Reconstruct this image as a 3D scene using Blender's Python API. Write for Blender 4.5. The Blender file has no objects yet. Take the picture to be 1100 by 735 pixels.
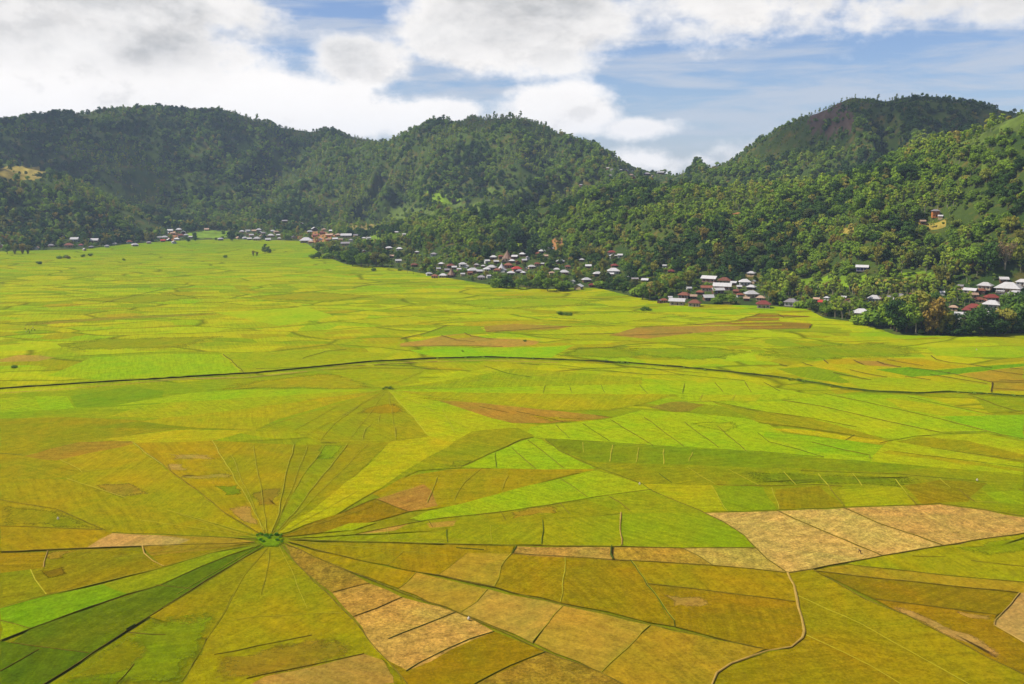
import bpy, math, random
import numpy as np
random.seed(7); RNG = np.random.default_rng(7)
S = bpy.context.scene
COL = S.collection
R = math.radians

# ------------------------------------------------------------------ camera
PW, PH = 1100.0, 735.0
HFOV = R(55.0)
F = PW / 2 / math.tan(HFOV / 2)
CH = 100.0                     # eye height above the valley floor
HORIZ = 192.0                  # pixel row of the true horizon
TH = math.atan((PH / 2 - HORIZ) / F)
cd = bpy.data.cameras.new('camera'); cam = bpy.data.objects.new('camera', cd); COL.objects.link(cam)
cam.location = (0, 0, CH); cam.rotation_euler = (math.pi / 2 - TH, 0, 0)
cd.sensor_fit = 'HORIZONTAL'; cd.angle = HFOV; cd.clip_start = 0.5; cd.clip_end = 30000
S.camera = cam

# ------------------------------------------------------------------ light and exposure
SUN_EL, SUN_AZ = R(50), R(264)   # azimuth clockwise from +Y (the view direction): behind the left shoulder
S.view_settings.view_transform = 'Standard'; S.view_settings.look = 'None'
S.view_settings.gamma = 1.0; S.view_settings.use_curve_mapping = False
S.view_settings.exposure = 0.75
sd = bpy.data.lights.new('sun', 'SUN'); sun = bpy.data.objects.new('sun', sd); COL.objects.link(sun)
sd.energy = 4.6; sd.angle = R(0.5); sd.color = (1.0, 0.95, 0.86)
sdir = (math.sin(SUN_AZ) * math.cos(SUN_EL), math.cos(SUN_AZ) * math.cos(SUN_EL), math.sin(SUN_EL))
from mathutils import Vector
sun.rotation_euler = Vector(sdir).to_track_quat('Z', 'Y').to_euler()
sun.location = (0, 0, 400)
S.cycles.max_bounces = 6; S.cycles.diffuse_bounces = 2; S.cycles.transparent_max_bounces = 8
S.cycles.volume_bounces = 0
S.cycles.use_denoising = True; S.cycles.denoiser = 'OPENIMAGEDENOISE'; S.cycles.denoising_input_passes = 'RGB_ALBEDO_NORMAL'; S.cycles.denoising_prefilter = 'ACCURATE'

def lin(c):
    c = c / 255.0
    return c / 12.92 if c <= 0.04045 else ((c + 0.055) / 1.055) ** 2.4
KC = 0.50                          # photographed colour -> surface colour
def alb(rgb, k=None):
    k = KC if k is None else k
    return tuple(max(0.0008, lin(v) * k) for v in rgb) + (1.0,)

class NT:
    """small helper to write node trees"""
    def __init__(s, tree): s.t = tree; s.n = tree.nodes; s.l = tree.links
    def new(s, kind, **kw):
        n = s.n.new(kind)
        for k, v in kw.items(): setattr(n, k, v)
        return n
    def put(s, sock, v):
        if hasattr(v, 'is_output') or isinstance(v, bpy.types.NodeSocket): s.l.new(v, sock)
        else: sock.default_value = v
    def math(s, op, a, b=None, c=None, clamp=False):
        n = s.new('ShaderNodeMath', operation=op, use_clamp=clamp)
        s.put(n.inputs[0], a)
        if b is not None: s.put(n.inputs[1], b)
        if c is not None: s.put(n.inputs[2], c)
        return n.outputs[0]
    def mix(s, f, a, b, mode='MIX'):
        n = s.new('ShaderNodeMix', data_type='RGBA', blend_type=mode)
        s.put(n.inputs[0], f); s.put(n.inputs[6], a); s.put(n.inputs[7], b)
        return n.outputs[2]
    def noise(s, vec, scale, detail=4, rough=0.55, dist=0.0, dims='3D'):
        n = s.new('ShaderNodeTexNoise', noise_dimensions=dims)
        if vec is not None: s.l.new(vec, n.inputs['Vector'])
        n.inputs['Scale'].default_value = scale; n.inputs['Detail'].default_value = detail
        n.inputs['Roughness'].default_value = rough; n.inputs['Distortion'].default_value = dist
        return n.outputs['Fac']
    def mapr(s, v, a, b, c=0.0, d=1.0, smooth=False):
        n = s.new('ShaderNodeMapRange', clamp=True)
        if smooth: n.interpolation_type = 'SMOOTHSTEP'
        s.put(n.inputs[0], v)
        for i, q in enumerate((a, b, c, d)): s.put(n.inputs[1 + i], q)
        return n.outputs[0]
    def scalev(s, vec, xyz):
        n = s.new('ShaderNodeVectorMath', operation='MULTIPLY'); s.l.new(vec, n.inputs[0]); n.inputs[1].default_value = xyz
        return n.outputs[0]

# ------------------------------------------------------------------ sky (sky texture, cumulus and high veil in the world)
W = bpy.data.worlds.new('World'); S.world = W; W.use_nodes = True
w = NT(W.node_tree); w.n.clear()
wo = w.new('ShaderNodeOutputWorld'); wb = w.new('ShaderNodeBackground'); w.l.new(wb.outputs[0], wo.inputs[0])
sky = w.new('ShaderNodeTexSky'); sky.sky_type = 'NISHITA'; sky.sun_disc = False
sky.sun_elevation = SUN_EL; sky.sun_rotation = SUN_AZ; sky.air_density = 1.0; sky.dust_density = 0.3; sky.ozone_density = 2.5
SKYK = 0.085
wb.inputs[1].default_value = SKYK
tc = w.new('ShaderNodeTexCoord'); sp = w.new('ShaderNodeSeparateXYZ'); w.l.new(tc.outputs['Generated'], sp.inputs[0])
gx, gz = sp.outputs[0], sp.outputs[2]
def pix_dir(x, y):
    a = (x - PW / 2) / F; b = (PH / 2 - y) / F
    d = np.array([a, math.cos(TH) + b * math.sin(TH), -math.sin(TH) + b * math.cos(TH)])
    return d / np.linalg.norm(d)
nv = w.scalev(tc.outputs['Generated'], (1.0, 1.0, 1.9))
n1 = w.noise(nv, 7.0, 9, 0.58)
n2 = w.noise(w.scalev(tc.outputs['Generated'], (1.0, 1.0, 1.5)), 21.0, 7, 0.6)
nlow = w.noise(nv, 4.5, 3, 0.5)
pert = w.math('ADD', w.math('MULTIPLY', w.math('SUBTRACT', n1, 0.5), 1.9), w.math('MULTIPLY', w.math('SUBTRACT', n2, 0.5), 1.25))
def blobs(lst):
    out = None
    for (px, py, rx, ry, s) in lst:
        d = pix_dir(px, py)
        a = w.math('DIVIDE', w.math('SUBTRACT', gx, float(d[0])), rx / F)
        b = w.math('DIVIDE', w.math('SUBTRACT', gz, float(d[2])), ry / F)
        q = w.math('ADD', w.math('MULTIPLY', a, a), w.math('MULTIPLY', b, b))
        v = w.math('MULTIPLY', w.math('SUBTRACT', 1.0, w.math('SQRT', q)), s)
        out = v if out is None else w.math('SMOOTH_MAX', out, v, 0.25)
    return out
CUM = [(40, 60, 250, 80, 1.5), (240, 110, 230, 42, 1.4), (392, 72, 62, 34, 1.2), (190, 45, 90, 30, 0.8), (555, 25, 138, 58, 1.6), (110, 5, 200, 34, 1.3),
       (600, 118, 74, 30, 1.2), (690, 137, 50, 13, 0.9), (770, 4, 170, 26, 0.5), (1060, -2, 110, 24, 0.55), (860, 8, 90, 30, 0.4), 
       (455, 122, 110, 26, 1.0), (700, 174, 150, 10, 0.3)]
cov = w.math('ADD', blobs(CUM), pert)
cmask = w.mapr(cov, -0.12, 0.42, 0, 1, True)
depth = w.mapr(cov, 0.15, 1.9, 0, 1)
# shaded bases and bright shoulders: sample the same field a little higher up
gup = w.new('ShaderNodeVectorMath', operation='ADD'); w.l.new(nv, gup.inputs[0]); gup.inputs[1].default_value = (-0.012, 0, 0.05)
n1u = w.noise(gup.outputs[0], 7.0, 9, 0.58)
n2u = w.new('ShaderNodeVectorMath', operation='ADD'); w.l.new(w.scalev(tc.outputs['Generated'], (1.0, 1.0, 1.5)), n2u.inputs[0]); n2u.inputs[1].default_value = (-0.006, 0, 0.018)
n2s = w.noise(n2u.outputs[0], 21.0, 7, 0.6)
relief = w.mapr(w.math('ADD', w.math('SUBTRACT', n1, n1u), w.math('MULTIPLY', w.math('SUBTRACT', n2, n2s), 0.55)), -0.15, 0.15, 0, 1)
E = 0.87 / SKYK
def grey(v, t=(1, 1, 1)): return (v * t[0] * E, v * t[1] * E, v * t[2] * E, 1)
ngr = w.mapr(w.noise(nv, 5.2, 6, 0.62, 0.3), 0.36, 0.62, 0, 1, True)
gfac = w.math('MULTIPLY', w.math('ADD', w.math('MULTIPLY', depth, 0.45), w.math('MULTIPLY', ngr, 0.75)), w.mapr(cov, 0.05, 0.6, 0.1, 1.15), None, True)
gfac = w.math('ADD', w.math('MULTIPLY', gfac, w.mapr(gz, 0.085, 0.125, 0.12, 1.0, True)), w.mapr(gz, 0.10, 0.135, 0.0, 0.22, True), None, True)
ccol = w.mix(gfac, grey(0.78, (1, 0.955, 0.91)), grey(0.365, (0.985, 0.99, 1.0)))
ccol = w.mix(w.math('MULTIPLY', relief, 0.5), ccol, grey(0.80, (1, 0.97, 0.935)))
ccol = w.mix(w.mapr(relief, 0.35, 0.0, 0.0, 0.3), ccol, grey(0.40, (1, 0.99, 0.975)))
# high thin veil of streaks
veil = w.noise(w.scalev(tc.outputs['Generated'], (2.4, 2.4, 17.0)), 3.2, 6, 0.6, 0.4)
veilm = w.math('MULTIPLY', w.mapr(veil, 0.38, 0.66, 0.0, 1.0, True), 0.68)
lowv = w.mapr(gz, -0.02, 0.08, 0.6, 0.05)
veilm = w.math('MAXIMUM', veilm, lowv)
skyc = w.mix(1.0, sky.outputs[0], (0.56, 0.63, 0.82, 1), 'MULTIPLY')
c = w.mix(veilm, skyc, grey(0.47, (0.92, 0.97, 1.06)))
c = w.mix(cmask, c, ccol)
w.l.new(c, wb.inputs[0])

# ------------------------------------------------------------------ projection
def pix_ground(x, y, z=0.0):
    d = pix_dir(x, y); t = (z - CH) / d[2]
    return d[0] * t, d[1] * t
def project(p):
    p = np.asarray(p, float); X = p[..., 0]; Y = p[..., 1]; Z = p[..., 2] - CH
    dep = Y * math.cos(TH) - Z * math.sin(TH); up = Y * math.sin(TH) + Z * math.cos(TH)
    return PW / 2 + F * X / dep, PH / 2 - F * up / dep, dep
def pix_azel(x, y):
    d = pix_dir(x, y); r = math.hypot(d[0], d[1])
    return math.atan2(d[0], d[1]), d[2] / r

# ------------------------------------------------------------------ noise on the CPU
def vnoise(x, y, seed=0):
    x = np.asarray(x, float); y = np.asarray(y, float)
    xi = np.floor(x).astype(np.int64); yi = np.floor(y).astype(np.int64); fx = x - xi; fy = y - yi
    def h(a, b):
        n = (a * 374761393 + b * 668265263 + seed * 1442695041) & 0x7fffffff
        n = ((n ^ (n >> 13)) * 1274126177) & 0x7fffffff
        return ((n ^ (n >> 16)) & 0xffff) / 65535.0
    u = fx * fx * fx * (fx * (fx * 6 - 15) + 10); v = fy * fy * fy * (fy * (fy * 6 - 15) + 10)
    return (h(xi, yi) * (1 - u) + h(xi + 1, yi) * u) * (1 - v) + (h(xi, yi + 1) * (1 - u) + h(xi + 1, yi + 1) * u) * v
def fbm(x, y, o=4, seed=0):
    a, s, t = 1.0, 0.0, 0.0
    for i in range(o):
        s = s + a * vnoise(x * 2 ** i, y * 2 ** i, seed + i); t += a; a *= 0.5
    return s / t

# ------------------------------------------------------------------ hills
BASE = [(-400, 276), (-150, 273), (0, 270), (90, 268), (130, 263), (180, 259), (240, 257), (325, 259), (345, 274), (370, 284), (420, 288), (470, 297),
        (530, 307), (590, 311), (640, 309), (680, 319), (720, 326), (760, 327), (830, 329), (868, 332), (885, 342), (920, 346),
        (945, 353), (960, 360), (1000, 361), (1100, 358), (1250, 362), (1500, 372)]
RA = [(-400, 160, 2000), (-150, 172, 1950), (0, 179, 1900), (45, 191, 1900), (80, 203, 1900), (110, 217, 1880), (150, 234, 1850), (190, 244, 1850), (240, 247, 1850),
      (300, 247, 1850), (360, 246, 1800), (400, 250, 1650), (430, 247, 1550), (470, 241, 1450), (520, 234, 1400), (560, 227, 1350),
      (600, 216, 1350), (640, 206, 1330), (690, 203, 1300), (760, 209, 1230), (800, 214, 1200), (860, 206, 1150), (930, 189, 1100),
      (1000, 167, 1080), (1060, 143, 1050), (1100, 127, 1030), (1250, 80, 1010), (1500, 60, 1000)]
RC = [(-400, 153, 2600), (-150, 143, 2600), (0, 137, 2600), (30, 133, 2600), (65, 128, 2600), (85, 129, 2600), (110, 123, 2600), (135, 120, 2600), (165, 120, 2600),
      (185, 121, 2600), (215, 123, 2600), (235, 122, 2600), (260, 128, 2600), (275, 134, 2600), (290, 133, 2580), (310, 138, 2580), (330, 141, 2560), (345, 140, 2560),
      (360, 141, 2550), (380, 148, 2520), (410, 151, 2450), (424, 154, 2400), (435, 145, 2300), (445, 138, 2260), (455, 133, 2240), (465, 131, 2230), (480, 135, 2230),
      (493, 133, 2230), (505, 129, 2230), (520, 134, 2230), (540, 134, 2230), (555, 132, 2230), (575, 137, 2230), (600, 149, 2230), (620, 158, 2230),
      (640, 167, 2220), (660, 175, 2200), (680, 182, 2180), (700, 189, 2120), (720, 190, 2000), (745, 184, 1880), (770, 178, 1820), (800, 162, 1780), (830, 147, 1760),
      (860, 134, 1750), (890, 122, 1750), (915, 113, 1750), (935, 115, 1750), (950, 119, 1750), (965, 117, 1750), (990, 111, 1750), (1010, 113, 1750),
      (1040, 118, 1750), (1070, 125, 1750), (1090, 128, 1750), (1150, 135, 1750), (1500, 155, 1750)]
NA, ND = 620, 300
AZ = np.linspace(R(-42), R(42), NA)
def line3(lst):
    a, d, h = [], [], []
    for (x, y, D) in lst:
        az, te = pix_azel(x, y); a.append(az); d.append(D); h.append(CH + D * te)
    return np.interp(AZ, a, d), np.interp(AZ, a, h)
ba, bd_ = [], []
for (x, y) in BASE:
    g = pix_ground(x, y); ba.append(math.atan2(*g)); bd_.append(math.hypot(*g))
dB = np.interp(AZ, ba, bd_); dA, hA = line3(RA); dC, hC = line3(RC)
hA = np.maximum(hA, 6)
def smooth(v, k):
    ker = np.hanning(2 * k + 3)[1:-1]; ker /= ker.sum()
    return np.convolve(np.pad(v, k, mode='edge'), ker, 'valid')
dB = smooth(dB, 3); hA = smooth(hA, 6); dA = smooth(dA, 12); dC = smooth(dC, 8); hC = smooth(hC, 1)
def pchip(xk, yk, x):
    h = np.diff(xk); dl = np.diff(yk) / h
    m = np.zeros_like(yk)
    for i in range(1, len(xk) - 1):
        if dl[i - 1] * dl[i] > 0:
            w1 = 2 * h[i] + h[i - 1]; w2 = h[i] + 2 * h[i - 1]; m[i] = (w1 + w2) / (w1 / dl[i - 1] + w2 / dl[i])
    m[0] = dl[0]; m[-1] = dl[-1]
    i = np.clip(np.searchsorted(xk, x) - 1, 0, len(xk) - 2); t = (x - xk[i]) / h[i]
    return (yk[i] * (1 + 2 * t) * (1 - t) ** 2 + h[i] * m[i] * t * (1 - t) ** 2 + yk[i + 1] * t * t * (3 - 2 * t) + h[i] * m[i + 1] * t * t * (t - 1))
DG = np.concatenate([np.linspace(640, 3000, ND - 40), np.linspace(3040, 6500, 40)])
HG = np.zeros((NA, ND))
for i in range(NA):
    b, a, c_ = dB[i], dA[i], dC[i]; ha, hc = hA[i], hC[i]
    fo = b + 0.28 * (a - b)
    rt = min(1.0, max(0.0, (AZ[i] - R(5)) / R(9)))
    dv = a + (0.30 + 0.16 * rt) * (c_ - a); hv = max(3.0, ha * 0.82) if hc > ha else ha * 0.7
    if AZ[i] > R(8): hv = ha * (0.80 - 0.36 * rt) - 6
    xk = np.array([300, b - 25, b, fo, a, dv, c_, c_ * 1.22, c_ * 1.6, 7000]); yk = np.array([-6, -2.0, 0.0, 0.10 * ha + 1.0, ha, hv, hc, hc * 0.55, hc * 0.3, 5])
    p = pchip(xk, yk, DG)
    # spurs and gullies, kept off the crests and the valley edge
    s1 = np.clip((DG - fo) / (a - fo), 0, 1); s2 = np.clip((DG - a) / (c_ - a), 0, 1)
    env = np.where(DG < a, np.sin(np.pi * s1) * 0.5 * np.clip(ha / 60, 0.1, 1), np.sin(np.pi * s2) ** 0.8)
    env = np.where(DG > c_, 0.3, env); env = np.where(DG < fo, 0, env)
    u = AZ[i] * 1900 / 210.0; v = DG / 620.0
    rid = 1 - np.abs(2 * fbm(u * 1.0 + 3 * fbm(u * 0.4, v, 2, 9), v, 4, 5) - 1)
    f2 = fbm(AZ[i] * DG / 95.0, DG / 95.0, 4, 21) - 0.5
    p = p + env * ((rid - 0.72) * 150 + f2 * 40)
    cr = np.exp(-((DG - c_) / 60.0) ** 2) + np.exp(-((DG - a) / 50.0) ** 2) * (ha > 20)
    p = p + cr * (vnoise(AZ[i] * c_ / 28.0, DG / 60.0, 77) - 0.5) * 5
    HG[i] = p
HX = np.sin(AZ)[:, None] * DG[None, :]; HY = np.cos(AZ)[:, None] * DG[None, :]
def height(x, y):
    az = np.arctan2(x, y); D = np.hypot(x, y)
    fa = np.clip((az - AZ[0]) / (AZ[1] - AZ[0]), 0, NA - 1.001); ia = fa.astype(int) if hasattr(fa, 'astype') else int(fa); ta = fa - ia
    idx = np.clip(np.searchsorted(DG, D) - 1, 0, ND - 2); td = np.clip((D - DG[idx]) / (DG[idx + 1] - DG[idx]), 0, 1)
    h = (HG[ia, idx] * (1 - ta) + HG[ia + 1, idx] * ta) * (1 - td) + (HG[ia, idx + 1] * (1 - ta) + HG[ia + 1, idx + 1] * ta) * td
    return np.maximum(h, 0.0)
def pix_hit(x, y):
    """first point of the land under a pixel"""
    d = pix_dir(x, y); hz = math.hypot(d[0], d[1])
    t = np.arange(150, 4200, 2.0) / hz
    X, Y, Z = d[0] * t, d[1] * t, CH + d[2] * t
    k = np.nonzero(Z <= height(X, Y) + 0.01)[0]
    if len(k) == 0: return None
    k = k[0]; return float(X[k]), float(Y[k]), float(height(X[k:k+1], Y[k:k+1])[0])

# ------------------------------------------------------------------ mesh helpers
def mesh(name, v, f, mats=(), fmat=None, smooth=False):
    me = bpy.data.meshes.new(name)
    me.from_pydata([tuple(map(float, p)) for p in v], [], [tuple(map(int, q)) for q in f])
    for m in mats: me.materials.append(m)
    if fmat is not None: me.polygons.foreach_set('material_index', np.asarray(fmat, np.int32))
    if smooth: me.polygons.foreach_set('use_smooth', np.ones(len(me.polygons), bool))
    me.update(); return me
def link(name, me, parent=None, loc=None):
    o = bpy.data.objects.new(name, me); COL.objects.link(o)
    if parent is not None: o.parent = parent
    if loc is not None: o.location = loc
    return o
def tag(o, label, cat, group=None):
    o['label'] = label; o['category'] = cat
    if group: o['group'] = group
def quadmesh(name, arr, mats, fmat=None, cattr=None):
    """arr: (n,4,3) loose quads"""
    n = len(arr); me = bpy.data.meshes.new(name)
    me.vertices.add(n * 4); me.loops.add(n * 4); me.polygons.add(n)
    me.vertices.foreach_set('co', arr.reshape(-1).astype(np.float32))
    me.loops.foreach_set('vertex_index', np.arange(n * 4, dtype=np.int32))
    me.polygons.foreach_set('loop_start', np.arange(0, n * 4, 4, dtype=np.int32))
    for m in mats: me.materials.append(m)
    if fmat is not None: me.polygons.foreach_set('material_index', np.asarray(fmat, np.int32))
    if cattr is not None:
        at = me.attributes.new('tone', 'FLOAT', 'FACE'); at.data.foreach_set('value', np.asarray(cattr, np.float32))
    me.update(calc_edges=True); me.validate(); return me

def material(name):
    m = bpy.data.materials.new(name); m.use_nodes = True
    t = NT(m.node_tree); t.n.clear()
    o = t.new('ShaderNodeOutputMaterial'); b = t.new('ShaderNodeBsdfPrincipled'); t.l.new(b.outputs[0], o.inputs[0])
    b.inputs['Roughness'].default_value = 0.95; b.inputs['Specular IOR Level'].default_value = 0.1
    return m, t, b, o
def simple(name, rgb, rough=0.9, var=0.15, scale=1.5, spec=0.1, metal=0.0, k=None):
    m, t, b, o = material(name)
    g = t.new('ShaderNodeTexCoord'); n = t.noise(g.outputs['Object'], scale, 5, 0.6)
    c = alb(rgb, k)
    col = t.mix(t.mapr(n, 0.3, 0.7), tuple(q * (1 - var) for q in c[:3]) + (1,), tuple(q * (1 + var) for q in c[:3]) + (1,))
    t.l.new(col, b.inputs['Base Color']); b.inputs['Roughness'].default_value = rough
    b.inputs['Specular IOR Level'].default_value = spec; b.inputs['Metallic'].default_value = metal
    return m

# ------------------------------------------------------------------ materials of the land
def crop_shader(t, b, base, amt=1.0):
    """mottled crop or stubble around a plot's own colour"""
    g = t.new('ShaderNodeNewGeometry'); P = g.outputs['Position']
    big = t.noise(P, 0.055, 4, 0.6, 0.6); mid = t.noise(P, 0.33, 4, 0.65); fine = t.noise(P, 1.7, 3, 0.7)
    oj = t.new('ShaderNodeObjectInfo'); vr = t.new('ShaderNodeVectorRotate'); vr.rotation_type = 'Z_AXIS'; t.l.new(P, vr.inputs['Vector']); t.l.new(t.math('MULTIPLY', oj.outputs['Random'], 6.28), vr.inputs['Angle'])
    rows = t.noise(t.scalev(vr.outputs[0], (0.07, 1.0, 1.0)), 0.75, 3, 0.65)
    wide = t.noise(P, 0.018, 4, 0.6)
    base = t.mix(t.mapr(wide, 0.38, 0.64), t.mix(1.0, base, (0.88, 0.98, 0.9, 1), 'MULTIPLY'), t.mix(1.0, base, (1.06, 1.0, 1.0, 1), 'MULTIPLY'))
    dry = t.mix(1.0, base, (1.05, 0.97, 1.0, 1), 'MULTIPLY'); wet = t.mix(1.0, base, (0.82, 0.96, 0.9, 1), 'MULTIPLY')
    c = t.mix(t.mapr(big, 0.35, 0.68), wet, dry)
    def mul(c, n, a, lo, hi):
        q = t.mapr(n, lo, hi, 1 - a, 1 + a); cc = t.new('ShaderNodeCombineColor')
        for i in range(3): t.l.new(q, cc.inputs[i])
        return t.mix(1.0, c, cc.outputs[0], 'MULTIPLY')
    c = mul(c, mid, 0.20 * amt, 0.3, 0.7); c = mul(c, rows, 0.16 if amt < 1.5 else 0.17, 0.3, 0.7); c = mul(c, fine, 0.30 * amt, 0.3, 0.7)
    spots = t.mapr(t.noise(P, 0.16, 5, 0.7), 0.62, 0.74, 0.0, 0.5 * amt, True); c = t.mix(spots, c, t.mix(1.0, c, (0.78, 0.74, 0.9, 1), 'MULTIPLY'))
    t.l.new(c, b.inputs['Base Color'])
    bp = t.new('ShaderNodeBump'); bp.inputs['Strength'].default_value = 0.5; bp.inputs['Distance'].default_value = 0.25
    t.l.new(t.math('ADD', fine, mid), bp.inputs['Height']); t.l.new(bp.outputs[0], b.inputs['Normal'])
    b.inputs['Specular IOR Level'].default_value = 0.0
    return c

M_PLOT, t, b, o = material('rice_crop'); oi = t.new('ShaderNodeObjectInfo'); crop_shader(t, b, oi.outputs['Color'])
M_SOFT, t, b, o = material('patchy_crop'); oi = t.new('ShaderNodeObjectInfo'); crop_shader(t, b, oi.outputs['Color'])
at = t.new('ShaderNodeAttribute'); at.attribute_name = 'inner'; g = t.new('ShaderNodeNewGeometry')
f = t.math('ADD', t.math('MULTIPLY', at.outputs['Fac'], 1.3), t.math('ADD', t.math('MULTIPLY', t.math('SUBTRACT', t.noise(g.outputs['Position'], 0.12, 5, 0.7), 0.5), 1.5), t.math('MULTIPLY', t.math('SUBTRACT', t.noise(g.outputs['Position'], 1.2, 2, 0.7), 0.5), 0.9)))
tb = t.new('ShaderNodeBsdfTransparent'); mx = t.new('ShaderNodeMixShader'); t.l.new(t.mapr(f, 0.18, 0.75, 0, 0.9, True), mx.inputs[0]); t.l.new(tb.outputs[0], mx.inputs[1]); t.l.new(b.outputs[0], mx.inputs[2]); t.l.new(mx.outputs[0], o.inputs[0])
M_STUB, t, b, o = material('rice_stubble'); oi = t.new('ShaderNodeObjectInfo'); crop_shader(t, b, oi.outputs['Color'], 1.7)

M_PLAIN, t, b, o = material('rice_plain')
g = t.new('ShaderNodeNewGeometry'); P = g.outputs['Position']
wn = t.new('ShaderNodeTexNoise'); wn.inputs['Scale'].default_value = 0.006; wn.inputs['Detail'].default_value = 3; t.l.new(P, wn.inputs['Vector'])
wa = t.new('ShaderNodeVectorMath', operation='MULTIPLY_ADD'); t.l.new(wn.outputs['Color'], wa.inputs[0]); wa.inputs[1].default_value = (120, 90, 0); t.l.new(P, wa.inputs[2])
def voro(sc, xyz, feat='F1', rnd=0.9):
    v = t.new('ShaderNodeTexVoronoi'); v.feature = feat; v.voronoi_dimensions = '2D'; t.l.new(t.scalev(wa.outputs[0], xyz), v.inputs['Vector'])
    v.inputs['Scale'].default_value = sc; v.inputs['Randomness'].default_value = rnd; return v
XY = (0.55, 1.5, 1)
v1 = voro(0.021, XY); v2 = voro(0.055, (0.7, 1.3, 1)); ve = voro(0.021, XY, 'DISTANCE_TO_EDGE')
ramp = t.new('ShaderNodeValToRGB'); ramp.color_ramp.interpolation = 'CONSTANT'
stops = [(0.0, (158, 168, 0)), (0.14, (172, 186, 2)), (0.27, (146, 160, 2)), (0.38, (182, 184, 4)), (0.5, (150, 178, 4)), (0.62, (154, 156, 4)), (0.68, (168, 178, 2)), (0.82, (140, 160, 4)), (0.90, (166, 160, 14)), (0.93, (176, 182, 4))]
el = ramp.color_ramp.elements
el[0].position, el[0].color = 0.0, alb(stops[0][1]); el[1].position, el[1].color = stops[1][0], alb(stops[1][1])
for pos, c_ in stops[2:]:
    e = el.new(pos); e.color = alb(c_)
sc1 = t.new('ShaderNodeSeparateColor'); t.l.new(v1.outputs['Color'], sc1.inputs[0]); sc2 = t.new('ShaderNodeSeparateColor'); t.l.new(v2.outputs['Color'], sc2.inputs[0])
t.l.new(t.math('FRACT', t.math('ADD', sc1.outputs[0], t.math('MULTIPLY', sc2.outputs[0], 0.22))), ramp.inputs[0])
far = t.noise(P, 0.0045, 3, 0.5)
sep = t.new('ShaderNodeSeparateXYZ'); t.l.new(P, sep.inputs[0])
gre = t.mapr(sep.outputs[1], 800, 1500, 0.0, 0.75)
c = t.mix(t.math('MULTIPLY', gre, t.mapr(far, 0.3, 0.6, 0.4, 1.0)), ramp.outputs[0], alb((112, 152, 18)))
edge = t.mapr(ve.outputs['Distance'], 0.0, 0.045, 0.8, 0.0)
c = t.mix(edge, c, alb((92, 100, 8)))
c = t.mix(1.0, c, (1.22, 1.08, 0.7, 1), 'MULTIPLY')
c = t.mix(t.mapr(sep.outputs[1], 260, 470, 1.0, 0.0), c, alb((142, 138, 6)))
crop_shader(t, b, c, 0.8)

M_BUND = simple('bund_earth', (126, 108, 18), var=0.45, scale=0.35)
M_BUNDM = simple('bund_turf', (116, 116, 8), var=0.5, scale=0.2)
M_RISER = simple('terrace_riser', (92, 72, 20), var=0.4, scale=0.2)
M_BUNDG = simple('bund_grass', (186, 176, 30), var=0.2, scale=0.6)
M_PATH = simple('trodden_earth', (196, 160, 72), var=0.2, scale=0.6)
M_HEDGE = simple('ditch_bank', (84, 100, 12), var=0.4, scale=0.3)

M_HILL, t, b, o = material('hill_scrub')
g = t.new('ShaderNodeNewGeometry'); P = g.outputs['Position']
na = t.noise(P, 0.012, 5, 0.6); nb = t.noise(P, 0.05, 5, 0.65); nc = t.noise(P, 0.3, 4, 0.7); nd = t.noise(P, 0.005, 3, 0.5)
c = t.mix(t.mapr(na, 0.35, 0.65), alb((52, 78, 22)), alb((92, 108, 32)))
c = t.mix(t.mapr(nb, 0.52, 0.70), c, alb((134, 112, 52)))
c = t.mix(t.mapr(nd, 0.55, 0.7, 0, 0.6), c, alb((90, 112, 28)))
c = t.mix(t.mapr(nc, 0.35, 0.75, 0, 0.55), c, alb((46, 62, 18)))
t.l.new(c, b.inputs['Base Color'])

# ------------------------------------------------------------------ ground
def structure(o): o['kind'] = 'structure'; return o
rr, na_ = [0, 150, 400, 800, 1600, 3200, 9000, 24000], 48
vs = [(0, 0, 0)]; fs = []
for k, r_ in enumerate(rr[1:]):
    for j in range(na_):
        a = 2 * math.pi * j / na_; vs.append((r_ * math.cos(a), r_ * math.sin(a), 0))
for j in range(na_):
    fs.append((0, 1 + j, 1 + (j + 1) % na_))
    for k in range(len(rr) - 2):
        p, q = 1 + k * na_, 1 + (k + 1) * na_
        fs.append((p + j, q + j, q + (j + 1) % na_, p + (j + 1) % na_))
structure(link('ground', mesh('ground', vs, fs, [M_PLAIN])))
idx = np.arange(NA * ND).reshape(NA, ND)
fq = np.stack([idx[:-1, :-1], idx[1:, :-1], idx[1:, 1:], idx[:-1, 1:]], -1).reshape(-1, 4)[:, ::-1]
HP = project(np.stack([HX, HY, HG], -1)); qx = HP[0].reshape(-1)[fq].mean(1); qy = HP[1].reshape(-1)[fq].mean(1); qd = np.hypot(HX, HY).reshape(-1)[fq].mean(1)
def meadow(name, rgb): return simple(name, rgb, var=0.4, scale=0.06)
MEAD = [M_HILL, meadow('meadow_grass', (128, 158, 24)), meadow('dry_grass', (168, 148, 62)), meadow('scrub_rock', (104, 82, 66)), meadow('red_soil', (176, 124, 72)), meadow('pale_grass', (100, 118, 40))]
fm = np.zeros(len(fq), np.int32)
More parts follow.
